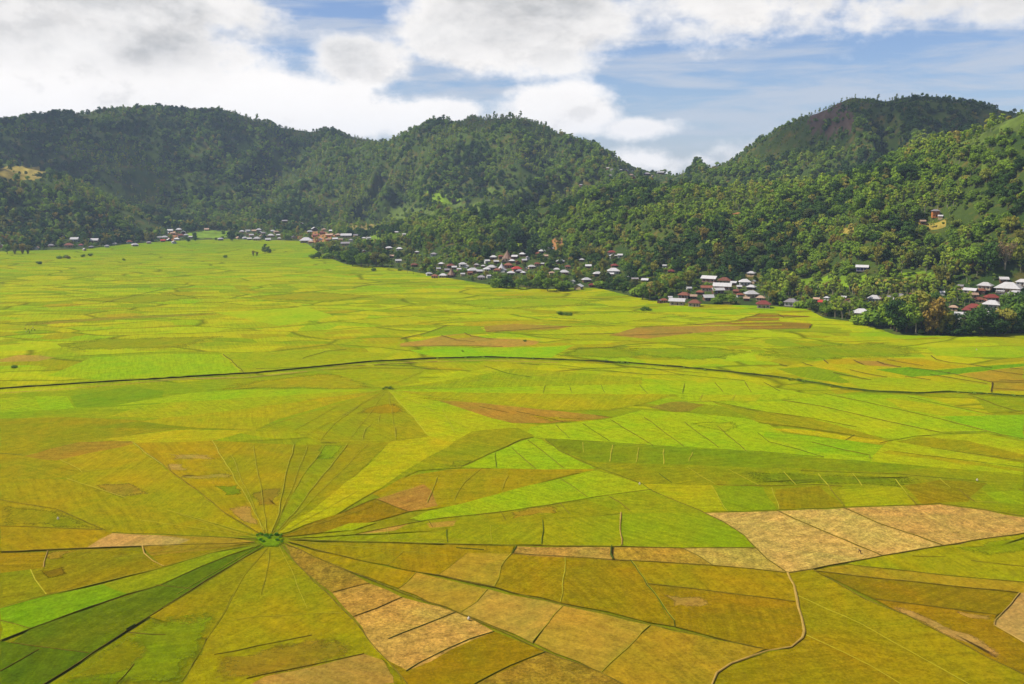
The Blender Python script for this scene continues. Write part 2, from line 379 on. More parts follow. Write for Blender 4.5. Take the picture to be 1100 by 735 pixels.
for (cx, cy, rx, ry, d0, d1, k) in [(912, 303, 62, 6, 700, 1100, 1), (982, 297, 26, 6, 700, 1100, 1), (20, 187, 30, 8, 1500, 2300, 2), (388, 247, 18, 8, 1200, 2300, 2), (404, 258, 14, 5, 1200, 2000, 1), (225, 252, 26, 4, 1400, 2000, 1), (893, 128, 24, 20, 1400, 1900, 3), (600, 263, 8, 7, 800, 1300, 4), (790, 233, 8, 4, 800, 1500, 4), (1085, 132, 36, 11, 800, 1200, 5), (1050, 152, 26, 9, 800, 1200, 5), (1070, 175, 20, 8, 800, 1200, 5), (500, 225, 40, 8, 1400, 2300, 5), (625, 219, 24, 5, 1200, 1600, 5), (440, 230, 30, 8, 1400, 2300, 5), (1003, 240, 14, 4, 800, 1500, 2), (545, 206, 30, 6, 1400, 2300, 5), (580, 226, 22, 5, 1400, 2300, 5), (475, 213, 24, 6, 1400, 2300, 1), (520, 232, 22, 4, 1400, 2300, 1), (165, 150, 10, 26, 1900, 2600, 5), (205, 195, 22, 9, 1900, 2600, 5), (120, 206, 16, 7, 1900, 2600, 5), (700, 206, 22, 6, 1200, 2000, 5), (652, 233, 16, 5, 1000, 1600, 1), (560, 238, 26, 5, 1000, 1500, 5), (500, 243, 24, 4, 1000, 1500, 5), (770, 215, 16, 5, 1000, 1500, 5), (186, 254, 6, 5, 1300, 2000, 4), (960, 303, 24, 4, 700, 1100, 2), (905, 248, 15, 5, 800, 1300, 2), (340, 254, 20, 6, 1300, 2000, 4)]:
    e = ((qx - cx) / rx) ** 2 + ((qy - cy) / ry) ** 2 + 0.9 * (fbm(qx / 7, qy / 4, 3, 91) - 0.5); fm[(e < 1) & (qd > d0) & (qd < d1)] = k
hm = mesh('hills', np.stack([HX, HY, HG], -1).reshape(-1, 3), fq, MEAD, fm, smooth=True)
structure(link('hills', hm))

# ------------------------------------------------------------------ rice plots: (seen colour, outline in photograph pixels), later ones lie 4 mm higher
def P_(rgb, *pts, stub=False, soft=False): 
    ym = sum(q[1] for q in pts) / len(pts); k_ = 0.0 if stub else (0.36 if ym < 520 else 0.20); tgt = (166, 172, 6) if ym < 520 else (166, 152, 10)
    bo = (1.01, 1.01, 0.82) if stub else ((1.10, 1.06, 0.4) if ym < 540 else (1.03, 1.0, 0.35))
    if rgb[2] > 24 and not stub: bo = (1.04, 1.03, 1.0); k_ *= 0.5
    PLOTS.append((tuple((u * (1 - k_) + v * k_) * q for u, v, q in zip(rgb, tgt, bo)), pts, stub, soft))
PLOTS = []
BY, LG, YE, OL, OG, GO = (152, 174, 2), (136, 168, 4), (180, 166, 2), (130, 128, 4), (152, 128, 8), (168, 138, 18)
TAN, STB, BRN, DKG, GRN = (184, 140, 62), (204, 164, 98), (150, 112, 40), (74, 98, 6), (112, 150, 6)
# far terraces
P_((146, 170, 4), (455, 324), (560, 318), (660, 322), (640, 330), (520, 334), soft=True); P_((150, 150, 8), (240, 320), (330, 312), (420, 318), (360, 326), soft=True); P_((140, 150, 6), (60, 322), (160, 315), (240, 318), (150, 328), soft=True); P_((176, 182, 4), (330, 345), (450, 338), (520, 342), (420, 352), soft=True)
P_((174, 186, 2), (560, 340), (680, 333), (760, 338), (660, 350), soft=True)
P_((172, 130, 62), (683, 352), (745, 349), (772, 346.5), (836, 345.5), (871, 347.6), (869, 353), (794, 354.5), (744, 358), (695, 364), (655, 360))
P_((150, 106, 44), (773, 346.5), (836, 345.5), (871, 347.6), (869, 352), (800, 352))
P_((156, 112, 42), (790, 345), (806, 341), (838, 340.5), (836, 344)); P_((150, 108, 36), (806, 340.2), (815, 337.8), (836, 338), (870, 339.6), (868, 340.6))
P_((176, 176, 10), (802, 340.2), (838, 339.9), (872, 341), (868, 342.6), (838, 341.4), (800, 341.4)); P_((172, 170, 10), (786, 345.6), (838, 344.6), (846, 345.6), (870, 346), (870, 347.2), (838, 346), (786, 347)); P_((176, 172, 20), (700, 349.8), (760, 349.4), (840, 348.6), (840, 349.4), (760, 350.4), (700, 350.9)); P_((174, 134, 58), (520, 350.5), (555, 348), (614, 350.5), (600, 353.5), (560, 354.8), (522, 357))
P_((184, 140, 66), (430, 369), (452, 366), (474, 361), (499, 358), (518, 363), (564, 365), (580, 367), (572, 371), (540, 373), (500, 371.5), (430, 372.5))
P_((124, 152, 4), (451, 359), (480, 351), (516, 350.5), (520, 356), (493, 359), (455, 362)); P_((176, 150, 20), (476, 361.5), (498, 359), (512, 362), (490, 364))
P_((132, 184, 4), (440, 376), (520, 373.5), (590, 373), (616, 371), (592, 384), (475, 385), (452, 380)); P_((126, 148, 2), (592, 384), (616, 371), (700, 374), (690, 386), soft=True)
P_((164, 146, 50), (0, 352), (20, 347), (110, 341), (250, 335), (250, 337), (110, 344), (30, 350), soft=True); P_((186, 146, 70), (0, 386), (20, 381.5), (45, 382), (60, 384), (40, 388), (0, 389))
P_((144, 146, 4), (40, 371), (95, 363), (170, 362), (255, 360), (210, 374), (70, 378), soft=True); P_((158, 186, 2), (230, 336), (330, 330), (360, 340), (300, 350)); P_((164, 190, 2), (0, 372), (60, 368), (66, 374), (0, 378))
P_((142, 156, 2), (240, 380), (262, 401), (370, 398), (430, 380), (330, 376)); P_((140, 176, 2), (100, 384), (180, 380), (238, 381), (258, 400), (110, 408), (50, 404))
P_((160, 190, 4), (790, 375), (806, 375.5), (814, 388), (776, 388)); P_((128, 152, 4), (640, 374), (770, 372), (830, 378), (760, 388), (700, 386), soft=True)
# the fan of terraces on the right
P_(YE, (836, 395), (862, 390), (890, 386), (917, 385), (990, 385), (1044, 392), (1100, 388), (1100, 425), (985, 423), (935, 420), (900, 414), (860, 405))
P_((176, 146, 16), (885, 386.5), (917, 385), (945, 384.5), (990, 385.5), (1010, 390), (1040, 394), (1000, 396.5), (970, 394), (928, 392), (895, 391)); P_((184, 132, 62), (917, 387.5), (943, 388), (970, 395), (930, 392.5))
P_((110, 140, 4), (834, 396), (872, 394), (895, 398), (936, 408), (905, 412), (860, 405)); P_((80, 142, 6), (940, 397), (977, 394.5), (1002, 398), (1041, 394.5), (1100, 390.5), (1100, 393.5), (1021, 402.5), (980, 405))
P_((180, 142, 40), (1032, 402), (1072, 397), (1100, 394.5), (1100, 420), (1066, 420), (1064, 411)); P_((158, 168, 4), (900, 404), (980, 407), (1062, 414), (1064, 421), (985, 423), (925, 417))
P_((146, 176, 4), (995, 374), (1090, 372), (1100, 380), (1060, 384), (1006, 382)); P_((128, 148, 4), (810, 374), (960, 366), (1000, 375), (1000, 384), (860, 388), (800, 384), soft=True)
# slab under the canal
P_((112, 146, 4), (0, 424), (60, 420), (150, 413), (260, 408), (340, 400), (340, 404), (240, 420), (110, 432), (0, 446)); P_((122, 144, 2), (0, 424), (275, 405), (345, 398), (416, 418), (340, 450), (260, 458), (150, 455), (0, 466))
P_((146, 168, 6), (0, 428), (36, 426), (47, 441), (0, 443)); P_((136, 174, 8), (36, 426), (72, 426), (80, 439), (47, 441)); P_((98, 134, 4), (75, 426), (140, 415), (176, 420), (176, 434), (110, 437), (82, 438))
P_((146, 166, 4), (175, 434), (205, 423), (275, 420), (275, 434), (212, 446), (110, 438)); P_((134, 122, 8), (0, 450), (75, 448), (150, 452), (260, 444), (275, 448), (270, 463), (190, 461), (110, 472), (85, 475), (22, 490), (0, 488))
P_((110, 116, 4), (98, 460), (190, 447), (275, 439), (275, 452), (250, 463), (190, 460)); P_((174, 160, 4), (110, 472), (190, 462), (270, 463), (225, 474), (143, 476))
P_((164, 124, 38), (22, 491), (85, 475), (143, 474), (143, 478), (60, 495)); P_((142, 122, 6), (0, 488), (25, 490), (60, 495), (87, 507), (72, 514), (0, 513))
P_((158, 146, 4), (60, 495), (143, 477), (240, 551), (278, 575), (180, 549), (135, 535), (72, 515), (87, 507)); P_((172, 140, 36), (95, 520), (140, 518), (165, 532), (120, 534), soft=True)
P_((164, 150, 2), (0, 513), (72, 515), (135, 535), (180, 549), (270, 574), (250, 578), (121, 573), (110, 570), (0, 566)); P_((150, 144, 2), (0, 540), (60, 548), (114, 570), (0, 566), soft=True)
P_((162, 140, 14), (143, 476), (228, 474), (243, 500), (262, 530), (285, 572), (278, 574), (240, 551), (175, 500)); P_((188, 150, 74), (176, 488), (228, 489), (236, 494), (182, 495), soft=True); P_((196, 154, 84), (180, 498), (198, 498), (206, 505), (188, 506), soft=True); P_((182, 146, 62), (192, 510), (246, 508), (250, 514), (204, 514), soft=True)
P_((118, 136, 4), (226, 522), (258, 520), (262, 532), (240, 534), soft=True); P_((190, 146, 66), (242, 546), (266, 541), (280, 566), (262, 563), soft=True)
P_((150, 140, 6), (228, 474), (315, 478), (306, 515), (300, 552), (290, 574), (285, 572), (262, 530), (243, 500)); P_((158, 130, 34), (268, 528), (305, 522), (300, 545), (276, 546), soft=True)
P_((138, 134, 2), (315, 478), (350, 478), (325, 512), (300, 560), (290, 574), (300, 552), (306, 515)); P_((130, 142, 2), (350, 478), (373, 478), (340, 520), (315, 553), (292, 574), (308, 545), (325, 512))
P_((144, 138, 2), (373, 478), (420, 475), (365, 525), (327, 554), (294, 576), (315, 553), (340, 520)); P_((120, 148, 2), (345, 477), (372, 477), (350, 495), (336, 494), soft=True)
# second hub fan
H2 = (416, 418.5)
P_((162, 150, 12), H2, (275, 418.5), (215, 420), (255, 410), (345, 399), (400, 405), soft=True); P_((148, 152, 2), H2, (345, 398), (360, 394), (430, 393), (455, 396), (450, 410)); P_((148, 174, 2), H2, (275, 427), (175, 433), (120, 436), (175, 427), (205, 422), (275, 418.5))
P_((150, 158, 2), H2, (275, 438), (180, 450), (120, 447), (140, 440), (175, 433), (275, 427)); P_((162, 148, 6), H2, (300, 450), (275, 462), (215, 460), (150, 453), (180, 449), (275, 438)); P_((138, 138, 2), H2, (313, 464), (275, 464), (275, 461)); P_((150, 140, 6), H2, (343, 475), (313, 464))
P_((140, 134, 4), H2, (462, 470), (420, 475), (385, 477), (343, 475)); P_((160, 122, 20), (386, 438), (430, 432), (442, 444), (376, 446), soft=True)
P_((162, 170, 2), H2, (475, 429), (520, 443), (555, 452), (555, 461), (507, 464), (485, 476), (462, 470)); P_((166, 150, 4), (440, 426), (500, 428), (560, 432), (560, 444), (520, 444), (475, 432), soft=True)
P_((168, 176, 2), H2, (480, 404), (545, 392), (552, 396), (500, 406)); P_((140, 152, 2), H2, (500, 406), (552, 396), (690, 406), (690, 414), (550, 416)); P_((152, 180, 2), (425, 418.8), (550, 416), (690, 413), (800, 410), (868, 424), (725, 424), (550, 423), (425, 420.5))
P_((156, 150, 4), (425, 420.6), (550, 423), (724, 424), (700, 432), (655, 441), (550, 440), (500, 432)); P_((176, 126, 48), (470, 430.5), (520, 433.5), (580, 440), (640, 446), (655, 449), (590, 455), (550, 455), (520, 447)); P_((172, 140, 18), (560, 446), (600, 448), (635, 450), (592, 455), soft=True)
P_((160, 176, 2), (725, 424), (870, 424), (890, 428), (740, 432)); P_((176, 172, 4), (752, 425), (818, 424), (812, 431), (754, 431)); P_((148, 126, 40), (697, 438), (722, 432), (765, 431), (756, 441), (725, 443)); P_((128, 138, 4), (740, 443), (765, 432), (830, 450), (800, 452))
P_((150, 176, 2), (565, 470), (570, 459), (650, 451), (690, 441), (742, 444), (800, 450), (825, 456), (890, 493), (825, 487), (720, 481), (600, 473)); P_((160, 172, 2), (736, 455), (790, 452), (800, 460), (778, 466), soft=True)
# right hand slopes of light plots
P_((150, 178, 2), (825, 444), (840, 431), (887, 424), (925, 432), (1010, 451), (1075, 468), (1060, 466), (1010, 466), (950, 453)); P_((140, 172, 4), (887, 424), (985, 425), (1060, 446), (1100, 447), (1100, 474), (1075, 468), (1010, 451), (925, 432))
P_((166, 166, 4), (950, 428), (1000, 434), (1060, 447), (1020, 449), (970, 440)); P_((124, 140, 4), (1045, 426), (1100, 428), (1100, 442), (1062, 444)); P_((112, 170, 8), (1010, 448), (1100, 446), (1100, 472), (1072, 466))
P_((154, 176, 2), (735, 432), (840, 431), (880, 437), (950, 453), (1010, 466), (960, 473), (915, 464), (870, 450), (825, 443)); P_((142, 134, 8), (765, 432), (825, 444), (870, 450), (920, 463), (955, 474), (915, 468), (860, 460), (815, 455))
P_((186, 170, 4), (825, 461), (863, 462), (920, 470), (908, 473), (860, 467)); P_((190, 166, 6), (915, 469), (957, 475), (945, 478), (908, 473)); P_((124, 168, 6), (822, 464), (908, 473), (955, 480), (937, 492), (890, 488), (820, 470)); P_((146, 176, 4), (820, 470), (890, 488), (936, 492), (938, 497), (885, 493), (825, 487))
P_((160, 170, 2), (955, 474), (980, 470), (1060, 466), (1100, 476), (1100, 512), (936, 497), (938, 490)); P_((136, 126, 4), (962, 475), (985, 470), (1040, 474), (1100, 489), (1100, 498), (1040, 488)); P_((150, 138, 2), (955, 484), (1100, 505), (1100, 508), (948, 487))
# dark green band and what lies below it
P_((126, 128, 4), (560, 473), (586, 472), (720, 481), (885, 493), (938, 497), (1100, 511), (1100, 560), (1040, 548), (985, 545), (757, 553), (640, 520))
P_((104, 122, 6), (586, 472), (650, 476), (720, 481), (825, 487), (885, 493), (938, 497), (1000, 502), (960, 508), (825, 503), (700, 499), (640, 497), (598, 484)); P_((92, 108, 4), (588, 473), (626, 476), (626, 488), (600, 484)); P_((120, 120, 4), (640, 498), (740, 503), (825, 505), (828, 526), (770, 522), (690, 521))
P_((104, 116, 4), (780, 505), (900, 510), (1000, 512), (1000, 524), (890, 521), (800, 520), soft=True)
P_((122, 146, 4), (765, 522), (820, 524), (834, 548), (782, 552)); P_((132, 122, 8), (833, 527), (880, 523), (906, 545), (837, 548)); P_((150, 158, 2), (902, 527), (965, 524), (983, 543), (908, 545)); P_((130, 120, 8), (970, 522), (1010, 516), (1060, 520), (1040, 540), (990, 542)); P_((140, 158, 2), (1058, 530), (1100, 527), (1100, 543), (1076, 541))
# wedge of lime plots in the middle
P_((128, 128, 4), (485, 476), (507, 464), (556, 460), (575, 469), (558, 474), (495, 503), (450, 506), (400, 531), (450, 497)); P_((136, 172, 4), (495, 503), (560, 474), (573, 471), (582, 473), (600, 485), (640, 504), (600, 505), (550, 504)); P_((112, 126, 4), (485, 496), (510, 494), (498, 502), (480, 503), soft=True)
P_((156, 122, 14), (400, 531), (432, 514), (480, 505), (540, 504), (600, 505), (640, 505), (600, 514), (560, 525), (500, 543), (437, 550)); P_((178, 126, 54), (403, 537), (455, 521), (464, 528), (470, 544), (440, 550)); P_((144, 118, 8), (296, 578), (327, 566), (360, 554), (403, 537), (440, 550), (400, 561), (345, 573))
P_((150, 172, 2), (462, 549), (500, 541), (550, 527), (600, 515), (640, 506), (690, 521), (702, 528), (630, 537), (590, 543), (550, 549), (455, 561), (440, 558)); P_((158, 162, 2), (690, 521), (765, 522), (782, 552), (757, 552), (702, 528)); P_((148, 158, 2), (630, 537), (702, 528), (757, 552), (668, 553), (640, 545)); P_((150, 150, 2), (550, 549), (590, 543), (630, 537), (668, 552), (582, 561), (480, 571), (380, 575), (310, 579), (455, 561))
P_((172, 142, 30), (540, 551), (602, 543), (612, 552), (570, 555), (545, 560), soft=True)
# hub one, right: wedges above the level bund
P_((172, 162, 2), (291, 577), (327, 554), (365, 525), (400, 496), (420, 475), (462, 469), (487, 476), (450, 498), (400, 530), (360, 554)); P_((158, 172, 2), (347, 573), (375, 563), (405, 562), (380, 570)); P_((190, 148, 62), (382, 575), (418, 567), (440, 563), (424, 571)); P_((184, 144, 54), (458, 563), (490, 560), (487, 566), (462, 568))
P_((152, 154, 2), (310, 580), (365, 577), (418, 575), (480, 571), (582, 561), (582, 586), (490, 586), (365, 583)); P_((158, 160, 2), (582, 561), (667, 553), (667, 588), (582, 586.5)); P_((146, 164, 2), (668, 553), (757, 552), (777, 562), (800, 577), (812, 590), (730, 590), (668, 588))
# tan harvested field
P_((206, 166, 100), (757, 552), (835, 550), (885, 572), (948, 598), (911, 605), (872, 613), (846, 617), (824, 602), (812, 590), (800, 577), (777, 562), stub=True); P_((210, 170, 102), (835, 550), (905, 547), (945, 564), (985, 577), (1012, 587), (948, 598), (885, 572), stub=True); P_((202, 158, 94), (905, 547), (985, 544), (1010, 543), (1040, 547), (1100, 557), (1100, 574), (1045, 582), (1012, 587), (985, 577), (945, 564), stub=True)
P_((196, 162, 84), (732, 590), (812, 590), (824, 602), (846, 616), (825, 614), (766, 609), (750, 599), stub=True)
# strips under the level bund
P_((190, 146, 74), (555, 588), (660, 589), (657, 603), (605, 600), (550, 596), stub=True); P_((184, 144, 54), (660, 589), (732, 590), (750, 599), (766, 609), (680, 604), (658, 603), stub=True)
P_((162, 138, 12), (306, 582), (365, 583.5), (433, 585), (480, 587), (433, 594), (416, 608), (360, 597)); P_((158, 132, 12), (416, 608), (433, 594), (480, 586), (552, 588), (549, 596), (502, 595), (470, 619)); P_((178, 142, 40), (470, 619), (502, 595), (549, 596), (531, 632)); P_((162, 132, 14), (531, 632), (538, 610), (549, 596), (607, 600), (604, 630), (604, 649)); P_((158, 128, 14), (604, 649), (604, 630), (607, 600), (677, 604), (695, 630), (724, 674))
P_((162, 138, 8), (677, 604), (760, 608), (846, 616), (853, 631), (855, 647), (825, 644), (697, 629)); P_((158, 124, 12), (697, 629), (825, 644), (856, 647), (861, 665), (864, 684), (850, 697), (820, 699), (724, 674)); P_((184, 140, 62), (708, 638), (760, 644), (772, 652), (720, 654), soft=True)
P_((168, 138, 22), (306, 584), (360, 597), (380, 602), (447, 616), (437, 627), (428, 633), (365, 611), (325, 593)); P_((178, 142, 44), (428, 634), (437, 627), (447, 616), (524, 634), (512, 648), (495, 660)); P_((184, 148, 60), (495, 660), (512, 648), (524, 634), (605, 652), (588, 672), (572, 692)); P_((182, 144, 48), (574, 692), (588, 672), (605, 652), (698, 673), (675, 697), (646, 724)); P_((176, 136, 30), (646, 724), (675, 697), (700, 673), (820, 699), (800, 708), (785, 714), (770, 725), (762, 745), (690, 745))
# tan stubble wedge
P_((168, 130, 48), (306, 586), (325, 593), (365, 611), (397, 628), (383, 632), (357, 638), (322, 610), stub=True); P_((186, 144, 70), (357, 638), (397, 628), (432, 643), (380, 664), stub=True); P_((198, 154, 82), (380, 664), (432, 643), (490, 659), (417, 688), (395, 688), stub=True); P_((198, 152, 84), (395, 688), (417, 688), (490, 659), (531, 680), (438, 722), (415, 710), stub=True); P_((148, 118, 16), (415, 710), (438, 722), (531, 680), (586, 702), (510, 738), (500, 745), (440, 745)); P_((164, 128, 42), (510, 738), (586, 702), (645, 724), (690, 745), (500, 745), stub=True)
# wedges to the lower left
P_((158, 146, 2), (289, 589), (300, 589), (322, 610), (350, 637), (380, 668), (395, 688), (415, 710), (444, 745), (190, 745), (208, 714), (222, 688), (240, 662), (262, 620)); P_((160, 128, 26), (226, 706), (275, 696), (335, 684), (385, 690), (391, 704), (290, 727), (212, 734), soft=True); P_((180, 136, 62), (285, 728), (391, 704), (412, 711), (430, 735), (300, 745), (255, 745)); P_((140, 132, 2), (405, 703), (418, 716), (440, 745), (425, 745), soft=True)
P_((148, 136, 4), (285, 589), (289, 589), (262, 620), (243, 655), (222, 688), (160, 664), (215, 631), (262, 601)); P_((124, 146, 4), (160, 664), (205, 652), (243, 655), (222, 688), (208, 714), (190, 745), (38, 745), (100, 703), (140, 677), soft=True); P_((136, 134, 4), (104, 702), (140, 682), (168, 690), (150, 712), (90, 735), (62, 735), soft=True)
P_((88, 110, 4), (280, 587), (284, 589), (262, 601), (210, 633), (140, 677), (98, 703), (12, 692), (33, 677), (172, 630), (245, 599)); P_((70, 102, 6), (0, 690), (12, 692), (98, 703), (50, 735), (35, 745), (0, 745))
P_((116, 162, 6), (33, 677), (95, 654), (137, 639), (110, 629), (50, 641), (0, 655), (0, 690)); P_((140, 152, 8), (137, 639), (172, 630), (245, 599), (278, 587), (225, 596), (176, 611), (110, 629)); P_((142, 170, 6), (0, 668), (33, 677), (0, 690))
P_((168, 132, 12), (0, 594), (50, 593), (47, 611), (33, 613), (0, 617)); P_((136, 138, 6), (0, 617), (33, 613), (38, 624), (50, 640), (0, 655)); P_((142, 130, 8), (50, 593), (152, 589), (155, 597), (176, 611), (105, 628), (50, 640), (36, 622), (33, 613), (47, 611)); P_((126, 102, 8), (40, 613), (70, 609), (75, 618), (50, 624), soft=True); P_((168, 132, 34), (52, 594), (90, 591), (70, 602), (50, 604), soft=True)
P_((170, 130, 28), (153, 588.5), (240, 586), (274, 584), (225, 592), (162, 598)); P_((156, 132, 10), (162, 598), (225, 592), (274, 585), (225, 596), (176, 610)); P_((166, 140, 14), (0, 566), (110, 571), (121, 574), (93, 590), (0, 594)); P_((198, 154, 88), (93, 590), (121, 574), (165, 576), (205, 581), (190, 587), (152, 588)); P_((182, 138, 36), (165, 576), (250, 579.5), (274, 583), (240, 586), (190, 587), (205, 581)); P_((152, 158, 2), (121, 573.5), (250, 578), (284, 579), (250, 579.5), (165, 576))
# lower right
P_((160, 142, 4), (846, 617), (872, 613), (930, 646), (975, 663), (1023, 688), (1060, 708), (1110, 732), (1110, 745), (1055, 745), (975, 700), (925, 672), (858, 641), (853, 631)); P_((154, 136, 4), (858, 641), (925, 672), (975, 700), (1055, 745), (975, 745), (935, 717), (905, 702), (866, 684), (861, 665)); P_((152, 130, 6), (866, 684), (905, 702), (935, 717), (980, 745), (760, 745), (770, 726), (785, 715), (805, 708), (825, 702), (850, 698))
P_((160, 158, 2), (911, 606), (950, 598), (1010, 588), (1045, 582), (1100, 574), (1110, 573), (1110, 628), (1000, 618), (911, 608)); P_((144, 160, 4), (1010, 590), (1110, 574), (1110, 590), (1060, 600), soft=True); P_((172, 140, 26), (873, 614), (911, 608), (1000, 618), (1110, 628), (1110, 640), (1020, 631), (935, 622)); P_((140, 118, 12), (873, 614), (935, 622), (1020, 631), (1095, 638.5), (1080, 657), (1070, 662), (1000, 653), (940, 645)); P_((158, 122, 22), (940, 645), (1000, 653), (1070, 662), (1067, 671), (1068, 674), (1110, 696), (1110, 730), (1060, 708), (1023, 688), (975, 663)); P_((196, 148, 80), (942, 646), (965, 650), (1005, 668), (1060, 690), (1098, 716), (1090, 720), (1023, 687), (975, 662), soft=True); P_((196, 150, 88), (1095, 639), (1110, 635), (1110, 696), (1068, 673), (1067, 671), (1080, 657)); P_((186, 142, 66), (1020, 656), (1068, 662), (1066, 668), (1040, 666), soft=True)

P_((122, 156, 6), (270, 578), (282, 574), (300, 574), (309, 578), (306, 584), (300, 590), (285, 590), (274, 584), soft=True)
def earclip(p):
    n = len(p); idx = list(range(n)); ar = sum(p[i][0] * p[(i + 1) % n][1] - p[(i + 1) % n][0] * p[i][1] for i in range(n))
    if ar < 0: idx.reverse()
    return idx
def wobble(pts, step, amp, closed):
    """straight edges become slightly uneven hand-dug ones"""
    out = []; n = len(pts)
    for i in range(n if closed else n - 1):
        a, b2 = np.array(pts[i], float), np.array(pts[(i + 1) % n], float); L = np.linalg.norm(b2 - a); k = max(1, int(L / step))
        for j in range(k):
            q = a + (b2 - a) * j / k
            s = 1.0 if j else 0.0
            out.append(q + s * amp * np.array([fbm(q[0] / 9.0, q[1] / 9.0, 2, 31) - 0.5, fbm(q[0] / 9.0, q[1] / 9.0, 2, 57) - 0.5]))
    if not closed: out.append(np.array(pts[-1], float))
    return out
LEV = np.zeros((400, 620), np.int32); GYX = np.mgrid[0:400, 0:620]; GPX, GPY = GYX[1] * 2.0 - 60, GYX[0] * 2.0 + 300 * 0 + 0
def mask_of(pts):
    # pixels (2 px grid) inside or touching an outline
    ins = np.zeros(LEV.shape, bool); n = len(pts)
    for i in range(n):
        (x0, y0), (x1, y1) = pts[i], pts[(i + 1) % n]
        if y0 != y1: ins ^= ((GPY < y0) != (GPY < y1)) & (GPX < (x1 - x0) * (GPY - y0) / (y1 - y0) + x0)
        L = max(2, int(max(abs(x1 - x0), abs(y1 - y0))))
        for t_ in np.linspace(0, 1, L):
            q, r_ = int((x0 + (x1 - x0) * t_ + 60) / 2), int((y0 + (y1 - y0) * t_) / 2)
            ins[max(0, r_ - 1):r_ + 2, max(0, q - 1):q + 2] = True
    return ins
for rgb, pts, stub, soft in PLOTS:
    g = wobble([pix_ground(*q) for q in pts], 2.5 if soft else 5.0, 6.0 if soft else 2.0, True)
    if soft:
        n_ = len(g); ce = np.mean(g, axis=0); v = [tuple(q) + (0.0,) for q in g] + [tuple(ce + (q - ce) * 0.45) + (0.0,) for q in g] + [tuple(ce) + (0.0,)]
        f = [(i, (i + 1) % n_, n_ + (i + 1) % n_, n_ + i) for i in range(n_)] + [(n_ + i, n_ + (i + 1) % n_, 2 * n_) for i in range(n_)]
        me = mesh('rice_plot', v, f, [M_SOFT]); at = me.attributes.new('inner', 'FLOAT', 'POINT'); at.data.foreach_set('value', np.array([0.0] * n_ + [0.85] * n_ + [1.0], np.float32))
    else: me = mesh('rice_plot', [(q[0], q[1], 0.0) for q in g], [earclip(g)], [M_STUB if stub else M_PLOT])
    mk = mask_of(pts); lv = int(LEV[mk].max()) + 1 if mk.any() else 1; LEV[mk] = lv
    o = structure(link('rice_plot', me, loc=(0, 0, 0.006 + 0.004 * lv))); o.color = alb(rgb)
ZB = 0.006 + 0.004 * (int(LEV.max()) + 2); print('LEVELS', LEV.max(), ZB)

def strip(name, pix, wpx, h, mat, z0=0.0, amp=0.9, pix_w=True, closed=False):
    g = wobble([pix_ground(*q) for q in pix], 4.0, amp, False); n = len(g); v, f = [], []
    for i, q in enumerate(g):
        a, b2 = g[max(0, i - 1)], g[min(n - 1, i + 1)]; d = (b2 - a) / (np.linalg.norm(b2 - a) + 1e-9); nrm = np.array([-d[1], d[0]])
        D = math.hypot(q[0], q[1]); wd = wpx * D / F * (0.55 + 0.9 * vnoise(q[0] / 4.0, q[1] / 4.0, 3)); hh = h * (0.7 + 0.6 * vnoise(q[0] / 2.0, q[1] / 2.0, 8))
        for s, z in ((-0.5, -0.02), (-0.28, hh), (0.28, hh * 0.95), (0.5, -0.02)): v.append((q[0] + nrm[0] * wd * s, q[1] + nrm[1] * wd * s, z0 + z))
    for i in range(n - 1):
        for k in range(3): f.append((4 * i + k, 4 * i + k + 1, 4 * i + 5 + k, 4 * i + 4 + k))
    return structure(link(name, mesh(name, v, f, [mat]), loc=(0, 0, 0)))
NB = [0]
def bund(*pix, w=1.5, m=None, h=0.12, amp=0.9):
    far_ = sum(q[1] for q in pix) / len(pix) < 520
    NB[0] += 1; return strip('field_bund', pix, w * (0.62 if far_ else 0.6), h, m or (M_BUNDM if far_ and w < 1.05 else M_BUND), ZB + 0.0013 * (NB[0] % 60), amp)
def gb(*pix, w=1.3): return bund(*pix, w=w, m=M_BUNDG, h=0.05)
def path(*pix, w=2.6): NB[0] += 1; return strip('footpath', pix, w, 0.12, M_PATH, ZB + 0.1 + 0.0013 * (NB[0] % 60), 0.8)
# hub one
bund((0, 594), (95, 590), (152, 588), (240, 585.5), (274, 583.5), w=1.6); bund((121, 573.5), (250, 579), (276, 581), w=1.0); gb((0, 655), (50, 641), (105, 628), (176, 610.5), (225, 595), (276, 586), w=1.5)
bund((0, 690), (33, 677), (95, 654), (172, 630), (245, 598.5), (280, 587), w=1.0); bund((28, 748), (50, 735), (100, 702.5), (140, 676.5), (210, 632.5), (262, 600.5), (283, 588), w=1.5); gb((175, 655), (210, 634), (262, 602), w=0.9)
bund((168, 630), (207, 634), w=1.2); bund((12, 692), (95, 703), w=1.3); bund((0, 723), (20, 712), (42, 699), w=1.4); bund((0, 668), (33, 677), w=1.4); bund((138, 681), (160, 683), (178, 683.5), w=1.5); bund((124, 738), (144, 715), w=1.4)
bund((136, 678.5), (145, 673), w=2.2, h=0.3, m=M_HEDGE); gb((287, 590), (262, 620), (240, 662), (222, 688), w=1.0); bund((222, 688), (208, 714), (195, 735), w=0.9); gb((250, 668), (275, 664), (367, 660), w=0.9); bund((230, 705), (275, 696), (335, 684), w=1.1); bund((265, 731), (285, 726), (391, 704), w=1.3)
bund((303, 587), (322, 610), (350, 637), (380, 668), (395, 688), (415, 710), (444, 745), w=1.9); bund((306, 585), (325, 593), (365, 611), (432, 638), (490, 659.5), (550, 684.5), (586, 702), (645, 724), (690, 746), w=2.0)
